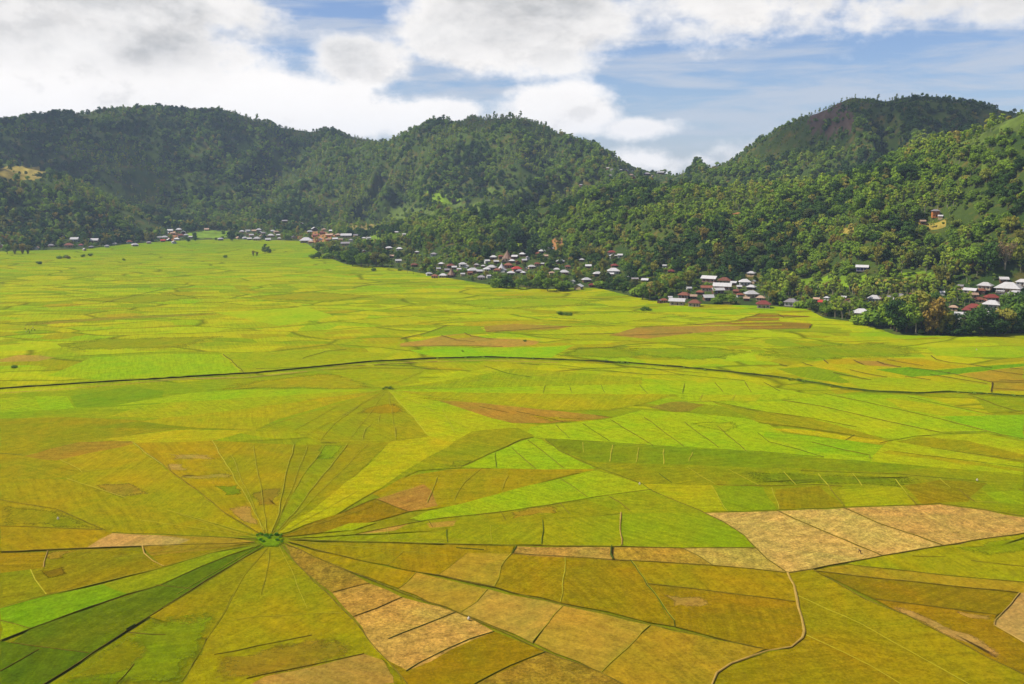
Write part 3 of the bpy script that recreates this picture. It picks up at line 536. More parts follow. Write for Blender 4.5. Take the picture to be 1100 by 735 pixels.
bund((357, 638), (383, 631), (397, 628), w=1.2); bund((380, 664), (405, 655), (432, 643), w=1.4); bund((417, 688), (450, 675), (478, 664), (490, 659), w=1.5, m=M_HEDGE); bund((436, 723), (450, 714), (478, 700), (505, 688), (531, 680), w=1.7, m=M_HEDGE); bund((500, 743), (513, 735), (548, 717), (586, 702), w=1.5, m=M_HEDGE)
bund((310, 583.5), (360, 597), (380, 601.5), w=1.0); bund((447, 616), (470, 619), (531, 632), (550, 638), (605, 651), (700, 673), (740, 682), (820, 698.5), w=1.3)
gb((428, 633), (437, 627), (447, 616), w=1.2); gb((495, 659), (512, 648), (524, 634), w=1.3); gb((572, 691), (588, 672), (605, 652), w=1.6); gb((646, 724), (675, 697), (698, 673), w=1.6); gb((416, 608), (424, 602), (433, 594), w=1.0); gb((470, 619), (488, 606), (502, 595), w=0.7)
gb((531, 631), (536, 622), (538, 610), (549, 596), w=1.8); gb((602, 648), (604, 630), (607, 600), w=1.8); bund((677, 603), (695, 630), (724, 668), (725, 675), w=1.8, m=M_HEDGE); gb((678, 603), (696, 630), (725, 668), w=1.0)
bund((310, 580.5), (365, 583), (490, 586), (550, 587.3), (660, 588.5), (732, 590.3), (812, 590.2), w=1.4); bund((490, 590), (520, 592), w=1.4, m=M_HEDGE); bund((550, 595.5), (605, 599.5), (680, 604), (760, 608.5), (825, 614.5), (846, 617), w=1.6); bund((657, 589), (656, 597), (659, 603), w=2.6, m=M_HEDGE, h=0.5); bund((550, 596), (555, 588), w=2.4, m=M_HEDGE)
bund((693, 628.5), (760, 636), (825, 644), (854, 648), w=1.5); bund((732, 590), (750, 598.5), (766, 609), w=2.0); bund((755, 551.5), (777, 562), (800, 577), (812, 590), (824, 602), (846, 617), w=2.1); bund((834, 549.5), (885, 572), (920, 587), (948, 598.5), w=2.2); bund((905, 546), (945, 564), (985, 577), (1012, 587), w=1.9)
bund((846, 617), (872, 613), (911, 605.5), (950, 598), (1010, 588), (1045, 582), (1104, 573.5), w=2.1); bund((872, 613), (930, 646), (975, 663), (1023, 688), (1060, 708), (1108, 731), w=1.8); gb((856, 641), (925, 672), (975, 700), (1050, 742), w=1.3); gb((866, 684), (905, 702), (935, 717), (980, 745), w=1.5)
bund((876, 615), (935, 622), (1020, 631), (1095, 638.5), w=1.9); bund((911, 608), (1000, 618), (1108, 628), w=1.1); bund((940, 645), (1000, 653), (1070, 662), w=1.4); bund((1043, 604), (1108, 611), w=0.8); bund((980, 599), (1015, 600), w=0.6); bund((1068, 674), (1108, 696), w=1.6)
path((846, 617), (853, 631), (856, 645), (861, 665), (864, 680), (862, 687), (850, 697), (825, 701.5), (805, 708), (785, 715), (770, 725), (763, 742), w=2.6); path((1095, 639), (1080, 657), (1069, 668), (1068, 674), (1108, 697), w=1.6); path((205/4., 593.5), (47.5, 605), (47, 611), w=1.2); gb((33, 613), (38, 624), (50, 640), w=1.8); path((153, 588), (155, 596), (164, 604), (176, 610), w=1.5)
# spokes above hub one
bund((143, 476), (175, 500), (215, 530), (240, 551), (280, 575), w=1.2); gb((142, 475.5), (170, 497), (176, 501), w=1.6); gb((228, 474), (243, 500), (262, 530), (284, 571), w=1.2); gb((316, 478), (306, 515), (300, 552), (291, 574), w=1.3); gb((350, 478), (325, 512), (315, 530), w=0.9); gb((373, 478), (340, 520), (315, 553), (294, 575), w=1.4)
gb((65, 495), (80, 502), (88, 508), w=1.2); gb((72, 515), (90, 521), (135, 535.5), w=1.0); gb((180, 549), (200, 556), (262, 575), w=0.9); bund((0, 538), (60, 548), (114, 571), w=0.8); bund((0, 566.5), (110, 570.5), w=0.7); gb((0, 580), (14, 575), w=0.9); gb((88, 508), (130, 503), w=0.8); bund((0, 488), (25, 490), w=0.8)
bund((382, 575), (418, 568), (460, 560), (540, 551), (582, 545), (600, 542), (640, 535), (700, 527), w=0.9); gb((416, 569), (419, 582), w=0.9); bund((480, 570), (481, 584), w=1.2, m=M_HEDGE); gb((527, 566), (528, 585), w=0.9); bund((583, 560), (582, 586), w=1.5, m=M_HEDGE); path((667, 552), (666, 570), (668, 587), w=1.5); bund((460, 560), (465, 568), w=1.0)
bund((602, 515), (616, 524), (631, 535), w=1.2); bund((655, 535), (666, 541), (677, 550), w=1.7); bund((602, 542), (612, 553), w=1.6); bund((537, 550), (543, 560), w=1.4); bund((700, 528), (730, 541), (757, 552), w=1.3); bund((365, 553), (403, 537), w=0.7); bund((403, 537), (437, 550), w=0.8)
gb((470, 513), (464, 530), (459, 541), w=1.3); gb((517, 504), (500, 518), (492, 530), (488, 539), w=1.0); gb((546, 512), (539, 528), w=0.9); bund((495, 502.5), (530, 487), (560, 473.5), (573, 471), w=0.8); bund((550, 482), (576, 505), w=1.1); bund((567, 474), (588, 490), (606, 504), w=1.1); bund((532, 487), (533, 503), w=0.8); bund((586, 473), (600, 485), (640, 503), (690, 521), (703, 530), w=1.0)
for p0, p1 in (((284, 575), (248, 490)), ((287, 574), (272, 480)), ((293, 574), (330, 480)), ((296, 575), (395, 478)), ((297, 576), (385, 528)), ((300, 577), (400, 545)), ((278, 577), (190, 552)), ((276, 578.5), (150, 560)), ((310, 582), (480, 598)), ((312, 581), (500, 581)), ((300, 588), (330, 655)), ((290, 590), (280, 640)), ((276, 588), (190, 640)), ((274, 584.5), (120, 600))):
    gb(p0, ((p0[0] + p1[0]) / 2 + 1.5, (p0[1] + p1[1]) / 2), p1, w=0.75)
for p0, p1 in (((412, 419.5), (290, 445)), ((413, 420), (330, 468)), ((414, 421), (375, 474)), ((417, 421), (425, 474)), ((419, 420), (505, 462)), ((421, 419), (560, 440)), ((423, 418), (600, 421)), ((423, 417), (600, 402)), ((412, 417), (310, 405)), ((411, 418), (270, 416)), ((417, 416), (460, 396))):
    gb(p0, ((p0[0] + p1[0]) / 2 + 1.0, (p0[1] + p1[1]) / 2), p1, w=0.6)
# hub two and the middle rows
gb((418, 421), (440, 444), (461, 469), w=1.1); gb((410, 424), (385, 437), (360, 455), (344, 474), w=0.9); gb((344, 475), (420, 474.5), (462, 469), w=0.7); gb((408, 446), (407, 455), w=1.0); gb((398, 457), (392, 462), (389, 474), w=1.2); gb((425, 459), (425, 470), w=0.8); bund((345, 477), (362, 477), w=1.2, m=M_HEDGE); gb((362, 437), (318, 462), w=0.8); gb((313, 450), (275, 462), w=0.7); gb((400, 422), (275, 437), w=0.7)
gb((476, 440), (488, 465), w=0.7); bund((515, 437.5), (545, 444), w=1.1); bund((555, 443), (580, 448), (605, 454), w=1.2); bund((640, 447), (658, 449.5), w=1.2); bund((597, 457), (612, 472), w=0.9); bund((626, 456), (655, 475), w=1.0); bund((656, 452), (702, 480), w=1.2); bund((692, 449), (735, 481), w=1.1); bund((736, 455), (772, 482), w=1.2); bund((771, 459), (802, 486), w=1.2); bund((814, 466), (825, 475), w=1.0)
for a_ in (((658, 479), (655, 497)), ((686, 482), (683, 498)), ((713, 484), (713, 500))): gb(*a_, w=2.0)
gb((744, 487), (740, 497), w=1.3); gb((626, 476), (627, 487), w=1.0); bund((586, 472.5), (650, 476), (720, 481), (825, 487), (885, 492.5), w=0.7); bund((586, 415), (583, 423), w=0.6); bund((612, 416), (614, 423), w=0.6); bund((646, 415), (650, 423), w=0.6); bund((687, 414), (695, 423), w=1.0); bund((735, 413), (733, 423), w=0.8); bund((768, 412), (777, 422), w=1.1); bund((800, 411), (807, 422), w=1.2)
gb((738, 503), (768, 521), w=0.9); gb((782, 505), (815, 522.5), w=1.2); bund((708, 510), (722, 520), w=1.4, m=M_HEDGE); gb((764, 523), (782, 551), w=1.1); gb((829, 525), (834, 538), (837, 548), w=1.4); gb((842, 508), (856, 523), w=1.4); gb((879, 510), (891, 524), w=1.8); bund((891, 524), (898, 534), (907, 545), w=1.5); gb((916, 510), (926, 523), w=1.5); gb((962, 516), (975, 533), w=1.5); bund((975, 533), (985, 544), w=1.4); gb((1009, 515), (1021, 525), w=0.9); bund((1030, 527), (1047, 540), w=1.6); gb((1047, 540), (1072, 541), w=1.0); bund((985, 543.5), (1010, 542.5), (1040, 546.5), (1104, 556.5), w=1.7); bund((757, 552), (835, 549.5), (905, 546.5), (985, 544), w=0.9); bund((1094, 527), (1104, 530), w=1.4); bund((770, 522), (820, 523.5), (880, 522), (905, 524), w=0.7); bund((860, 507), (960, 510), (1060, 519), w=0.8)
# right hand plots
bund((840, 431), (880, 437), (950, 453), (1010, 465.5), (1060, 465), w=1.7); bund((887, 424), (925, 432), (1010, 451), (1075, 468), (1104, 473.5), w=1.2); bund((825, 444), (870, 450), (920, 460), w=1.1); bund((872, 476), (905, 484), (934, 490), (935, 494), w=1.2); bund((825, 475.5), (855, 483), (885, 492), w=1.0); bund((908, 474), (918, 468), w=0.9); bund((945, 477), (980, 470), (1000, 468.5), w=0.9); bund((815, 455), (860, 460), (915, 468), w=0.8)
bund((975, 427), (1010, 435), (1070, 447), w=1.0); bund((1040, 424.5), (1070, 436), (1104, 446), w=1.1); bund((820, 411), (838, 421), w=1.0); bund((960, 486), (1104, 504), w=0.7); bund((1000, 482), (1104, 497), w=0.8); bund((765, 432), (825, 444), w=0.9); gb((755, 424), (752, 431), w=0.8); gb((790, 424), (786, 431), w=0.8); bund((785, 437), (815, 443), w=1.0)
for a_ in (((1000, 382.5), (1006, 387), (1020, 390), (1044, 392.5), (1066, 396)), ((953, 387), (975, 391), (992, 393.5)), ((942, 389), (950, 392), (968, 395)), ((917, 387.5), (922, 390), (928, 392.5)), ((885, 387), (890, 391.5)), ((862, 390), (866, 392), (873, 393.8)), ((837, 392), (846, 394.3)), ((895, 401), (915, 405), (936, 409)), ((913, 398), (930, 402), (953, 406)), ((999, 403), (1030, 408), (1060, 413)), ((1018, 401), (1040, 406), (1063, 411), (1104, 411.5)), ((1073, 409), (1104, 410)), ((1066, 418), (1104, 420.5)), ((1066, 411), (1065, 422)), ((977, 396), (1002, 398.5), (1021, 402)), ((1060, 398), (1104, 404)), ((1085, 396), (1104, 398)), ((972, 405), (1000, 409))): bund(*a_, w=2.0, m=M_RISER)
# far terrace risers
for a_ in (((683, 352), (745, 349.4), (772, 346.8)), ((772, 346.8), (800, 345.4), (838, 345)), ((800, 341), (840, 340.8), (870, 340.6)), ((815, 337.6), (836, 338), (842, 342), (868, 340.5)), ((790, 345), (806, 340.5), (815, 337.8)), ((794, 354), (869, 353.4), (872, 349)), ((655, 361), (700, 360), (744, 358)), ((430, 372.8), (500, 371.8), (540, 373)), ((474, 361), (490, 366), (510, 368)), ((499, 358), (506, 362), (530, 365)), ((480, 350.5), (455, 359), (430, 365)), ((522, 357), (560, 354.8), (614, 351)), ((622, 360), (660, 359)), ((610, 376), (700, 372)), ((360, 398), (400, 396), (470, 397)), ((275, 397), (400, 393), (470, 389)), ((240, 381), (262, 401)), ((325, 386), (350, 378), (372, 376)), ((570, 321), (600, 320), (660, 322)), ((560, 330), (640, 328)), ((380, 308), (470, 302)), ((80, 312), (120, 309), (200, 308)), ((30, 332), (110, 326), (180, 310))): bund(*a_, w=(1.7 if a_[0][1] > 336 and 430 < a_[0][0] < 880 else 1.2), m=M_RISER, amp=2.0)
for a_ in (((550, 391), (600, 393), (690, 403), (735, 404)), ((600, 396), (640, 399), (690, 402)), ((640, 391), (700, 397), (760, 402)), ((700, 396), (730, 403), (800, 410)), ((520, 394), (545, 402), (570, 406)), ((560, 391), (580, 393)), ((410, 393), (470, 395.5))): bund(*a_, w=1.0, m=M_HEDGE)
# the ditch that crosses the valley, its weedy bank and the path beside it
CAN = [(-30, 421), (0, 419), (60, 415), (115, 411.5), (175, 408), (230, 404.5), (275, 402), (330, 396.5), (400, 389.5), (470, 386.2), (520, 384.8), (560, 386), (620, 388.2), (680, 391.5), (740, 396.5), (790, 401.5), (830, 406)]
CAN2 = [(830, 406), (860, 410), (890, 415), (905, 418), (935, 421.5), (985, 424), (1020, 422.5), (1060, 424.5), (1104, 427.5)]
M_DITCH = simple('ditch_earth', (66, 72, 8), var=0.4, scale=0.3)
strip('ditch_bank', CAN, 1.7, 0.7, M_DITCH, ZB + 0.12); strip('ditch_bank', CAN2, 1.6, 0.7, M_HEDGE, ZB + 0.12)
path((0, 423.5), (60, 419.5), (150, 412), (205, 407.5), (262, 406.5), (320, 400.5), (420, 391), (520, 388), (600, 390.5), w=1.0)
path((175, 409), (230, 407.5), (275, 406), (330, 400), w=1.3)

# ------------------------------------------------------------------ foliage materials
LK = 0.72
def leaf_mat(name, dark, light, dry=None, rnd=0.62):
    m, t, b, o = material(name)
    at = t.new('ShaderNodeAttribute'); at.attribute_name = 'tone'
    oi = t.new('ShaderNodeObjectInfo')
    f = t.math('ADD', t.math('MULTIPLY', at.outputs['Fac'], 1 - rnd), t.math('MULTIPLY', oi.outputs['Random'], rnd), None, True)
    c = t.mix(f, alb(dark, LK), alb(light, LK))
    if dry is not None:
        r2 = t.math('FRACT', t.math('MULTIPLY', oi.outputs['Random'], 7.31)); c = t.mix(t.mapr(r2, 0.84, 1.0, 0, 0.7), c, alb(dry, LK))
    t.l.new(c, b.inputs['Base Color']); b.inputs['Roughness'].default_value = 0.8; b.inputs['Specular IOR Level'].default_value = 0.15
    tr = t.new('ShaderNodeBsdfTranslucent'); t.l.new(c, tr.inputs['Color']); mx = t.new('ShaderNodeMixShader'); mx.inputs[0].default_value = 0.3
    t.l.new(b.outputs[0], mx.inputs[1]); t.l.new(tr.outputs[0], mx.inputs[2]); t.l.new(mx.outputs[0], o.inputs[0])
    return m
LM = {'broadleaf': leaf_mat('broadleaf_leaves', (74, 108, 28), (158, 186, 44), (176, 150, 66)),
      'dense': leaf_mat('dense_leaves', (38, 68, 26), (92, 124, 38), (128, 116, 52)),
      'slender': leaf_mat('slender_leaves', (100, 132, 34), (186, 200, 56), (190, 160, 84)),
      'bamboo': leaf_mat('bamboo_leaves', (110, 120, 32), (178, 166, 58), (176, 138, 66)),
      'palm': leaf_mat('palm_fronds', (76, 112, 28), (160, 180, 48)),
      'dry': leaf_mat('dry_twigs', (128, 104, 66), (176, 146, 104)),
      'shrub': leaf_mat('shrub_leaves', (74, 108, 24), (148, 174, 40), (160, 140, 54))}
M_BARK = simple('bark', (112, 96, 70), var=0.3, scale=2.0); M_PALE = simple('pale_bark', (176, 164, 136), var=0.2, scale=2.0)

def tube(pts, rad, n=5):
    pts = [np.array(p, float) for p in pts]; ring = []
    for i, p in enumerate(pts):
        d = pts[min(i + 1, len(pts) - 1)] - pts[max(i - 1, 0)]; d /= np.linalg.norm(d) + 1e-9
        u = np.cross(d, (0.3, 1, 0.1)); u /= np.linalg.norm(u) + 1e-9; v = np.cross(d, u)
        ring.append([p + rad[i] * (u * math.cos(2 * math.pi * k / n) + v * math.sin(2 * math.pi * k / n)) for k in range(n)])
    return np.array([[ring[i][k], ring[i][(k + 1) % n], ring[i + 1][(k + 1) % n], ring[i + 1][k]] for i in range(len(pts) - 1) for k in range(n)])
def leaves(rng, cen, rad, n, size, droop=0.0):
    """n leaf clusters on and inside an ellipsoid"""
    d = rng.normal(size=(n, 3)); d /= np.linalg.norm(d, axis=1)[:, None]
    r = rng.uniform(0.45, 1.0, n) ** 0.5
    c = np.array(cen) + d * r[:, None] * np.array(rad)
    nr = d + rng.normal(size=(n, 3)) * 0.55 + np.array([0, 0, 0.35]); nr /= np.linalg.norm(nr, axis=1)[:, None]
    a = np.cross(nr, rng.normal(size=(n, 3))); a /= np.linalg.norm(a, axis=1)[:, None]; b = np.cross(nr, a)
    s = size * rng.uniform(0.6, 1.3, n)[:, None]; a = a * s; b = b * s * 0.62
    b[:, 2] -= droop * size
    q = np.stack([c - a, c - b * 0.9 + nr * s * 0.12, c + a, c + b - nr * s * 0.10], 1)
    return q, np.clip(rng.normal(0.5, 0.16, n), 0, 1)
def make_tree(kind, seed, lod):
    """returns (trunk quads, crown quads, crown tones); unit: metres, base at the origin"""
    rng = np.random.default_rng(seed * 101 + 7); T, C, K = [], [], []
    k = {0: 1.0, 1: 0.30}[lod]; ls = {0: 0.55, 1: 0.92}[lod]
    if kind in ('broadleaf', 'dense', 'slender'):
        H = {'broadleaf': 10.5, 'dense': 11.5, 'slender': 14.5}[kind] * rng.uniform(0.88, 1.14); wd = {'broadleaf': 4.6, 'dense': 4.8, 'slender': 2.7}[kind] * rng.uniform(0.88, 1.15)
        lo = {'broadleaf': 0.34, 'dense': 0.20, 'slender': 0.40}[kind]
        lean = rng.normal(0, 0.05, 2) * H
        tip = np.array([lean[0], lean[1], H * 0.82])
        T.append(tube([(0, 0, -1.2), (lean[0] * .2, lean[1] * .2, H * 0.2), (lean[0] * .6, lean[1] * .6, H * 0.5), tip], [0.34, 0.25, 0.16, 0.05], 6 if lod == 0 else 4))
        nc = {'broadleaf': 15, 'dense': 17, 'slender': 13}[kind]
        for i in range(nc):
            z = rng.uniform(lo, 0.96) if i else 0.93; prof = math.sin(math.pi * min(1, (z - lo + 0.12) / (1.12 - lo))) ** 0.6
            ang = i * 2.4 + rng.uniform(-.5, .5); rr_ = wd * prof * rng.uniform(0.3, 1.0)
            c = np.array([lean[0] * z + rr_ * math.cos(ang), lean[1] * z + rr_ * math.sin(ang), H * z]); r = rng.uniform(0.22, 0.40) * wd + 0.3
            q, tn = leaves(rng, c, (r * 1.15, r * 1.15, r * 0.8), int((95 if kind != 'slender' else 70) * k), ls * (0.9 if kind == 'slender' else 1.0))
            C.append(q); K.append(np.clip(tn + rng.normal(0, 0.2), 0, 1))
            if lod == 0 or i % 4 == 0:
                s = np.array([lean[0] * .5, lean[1] * .5, H * max(0.22, z - 0.28)]); T.append(tube([s, (s + c) / 2 + (0, 0, 0.25), c], [0.12, 0.08, 0.03], 4))
    elif kind == 'bamboo':
        n = 16 if lod == 0 else 9
        for i in range(n):
            a = rng.uniform(0, 6.28); r0 = rng.uniform(0, 1.3); Hh = rng.uniform(9, 15); out = rng.uniform(1.2, 4.2)
            p = [np.array([r0 * math.cos(a), r0 * math.sin(a), -0.8])]
            for s in (0.35, 0.7, 0.9, 1.0): p.append(np.array([(r0 + out * s ** 2.4) * math.cos(a), (r0 + out * s ** 2.4) * math.sin(a), Hh * (s - 0.12 * s ** 4)]))
            T.append(tube(p, [0.09, 0.08, 0.06, 0.04, 0.02], 4))
            for s in range(1, 5):
                q, tn = leaves(rng, p[s] + rng.normal(0, 0.3, 3), (1.1, 1.1, 1.3), int(34 * k) + 1, ls * 0.9, 0.35); C.append(q); K.append(np.clip(tn + rng.normal(0, .15), 0, 1))
    elif kind == 'palm':
        H = rng.uniform(9, 13); lx, ly = rng.normal(0, 0.8, 2)
        T.append(tube([(0, 0, -0.8), (lx * .3, ly * .3, H * .4), (lx, ly, H)], [0.24, 0.17, 0.14], 6 if lod == 0 else 4))
        n = 15 if lod == 0 else 11
        for i in range(n):
            a = 2.4 * i + rng.uniform(-.2, .2); el = rng.uniform(-0.35, 1.0); L = rng.uniform(3.0, 4.0); prev = np.array([lx, ly, H]); wv = np.array([-math.sin(a), math.cos(a), 0])
            for s in range(4):
                e2 = el - 0.42 * s; nx = prev + L / 4 * np.array([math.cos(a) * math.cos(e2), math.sin(a) * math.cos(e2), math.sin(e2)]); w0, w1 = (0.35, .75, .8, .6)[s], (.75, .8, .6, .1)[s]
                for sg in (-1, 1):
                    dr = np.array([0, 0, -0.35]); C.append(np.array([[prev, prev + sg * wv * w0 + dr * w0, nx + sg * wv * w1 + dr * w1, nx]])); K.append(np.array([rng.uniform(.25, .8)]))
                prev = nx
    elif kind == 'dry':
        H = 13.0
        T.append(tube([(0, 0, -1), (0.2, 0, 3), (0.3, .2, 6.5)], [0.4, 0.3, 0.2], 6))
        for i in range(34):
            a = 2.4 * i; z0 = rng.uniform(2.5, 6.5); L = rng.uniform(4, 7.5); ux = rng.uniform(.35, .8); s = np.array([0.25, .1, z0]); m_ = s + np.array([math.cos(a) * ux, math.sin(a) * ux, 0.75]) * L * 0.5; e = s + np.array([math.cos(a) * ux * 1.05, math.sin(a) * ux * 1.05, 1.0]) * L * 0.95
            T.append(tube([s, m_, e], [0.12, 0.07, 0.02], 4)); q, tn = leaves(rng, (m_ + e) / 2, (0.9, 0.9, 1.5), 26, 0.34); C.append(q); K.append(tn)
    else:  # shrub
        T.append(tube([(0, 0, -0.4), (0, 0, 1.0)], [0.10, 0.05], 4))
        for i in range(7):
            a = 2.4 * i; r0 = 1.25 * math.sqrt(i / 7); q, tn = leaves(rng, (r0 * math.cos(a), r0 * math.sin(a), rng.uniform(0.7, 1.6)), (0.9, 0.9, 0.75), int(60 * k) + 3, ls * (0.6 if lod == 0 else 0.7)); C.append(q); K.append(np.clip(tn + rng.normal(0, .15), 0, 1))
    return np.concatenate(T), np.concatenate(C), np.concatenate(K)

KINDS = {'broadleaf': 5, 'dense': 4, 'slender': 4, 'bamboo': 3, 'palm': 3, 'dry': 1, 'shrub': 4}
HGT = {'broadleaf': 10.5, 'dense': 11.5, 'slender': 14.5, 'bamboo': 12.5, 'palm': 12.5, 'dry': 13.0, 'shrub': 2.2}
WID = {'broadleaf': 10, 'dense': 10, 'slender': 7, 'bamboo': 8, 'palm': 7, 'dry': 9, 'shrub': 4}
KN = {'broadleaf': 'broadleaf_tree', 'dense': 'dense_tree', 'slender': 'slender_tree', 'bamboo': 'bamboo_clump', 'palm': 'palm_tree', 'dry': 'bare_tree', 'shrub': 'shrub'}
NEAR, FARC, FARID = {}, [], {}
protos = bpy.data.collections.new('forest_kinds')
for kd, nv_ in KINDS.items():
    NEAR[kd] = []
    for s in range(nv_):
        T, C, K = make_tree(kd, s, 0); bark = M_PALE if kd in ('slender', 'dry') else M_BARK
        NEAR[kd].append((quadmesh(KN[kd] + '_trunk', T, [bark]), quadmesh(KN[kd] + '_crown', C, [LM[kd]], None, K)))
        if kd in ('dry',): continue
        T, C, K = make_tree(kd, s + 50, 1)
        me = quadmesh(KN[kd] + '_far', np.concatenate([T, C]), [bark, LM[kd]], np.concatenate([np.zeros(len(T)), np.ones(len(C))]).astype(np.int32), np.concatenate([np.zeros(len(T)), K]))
        ob = bpy.data.objects.new('kind_%03d' % len(FARC), me); protos.objects.link(ob)
        FARID.setdefault(kd, []).append(len(FARC)); FARC.append(ob)

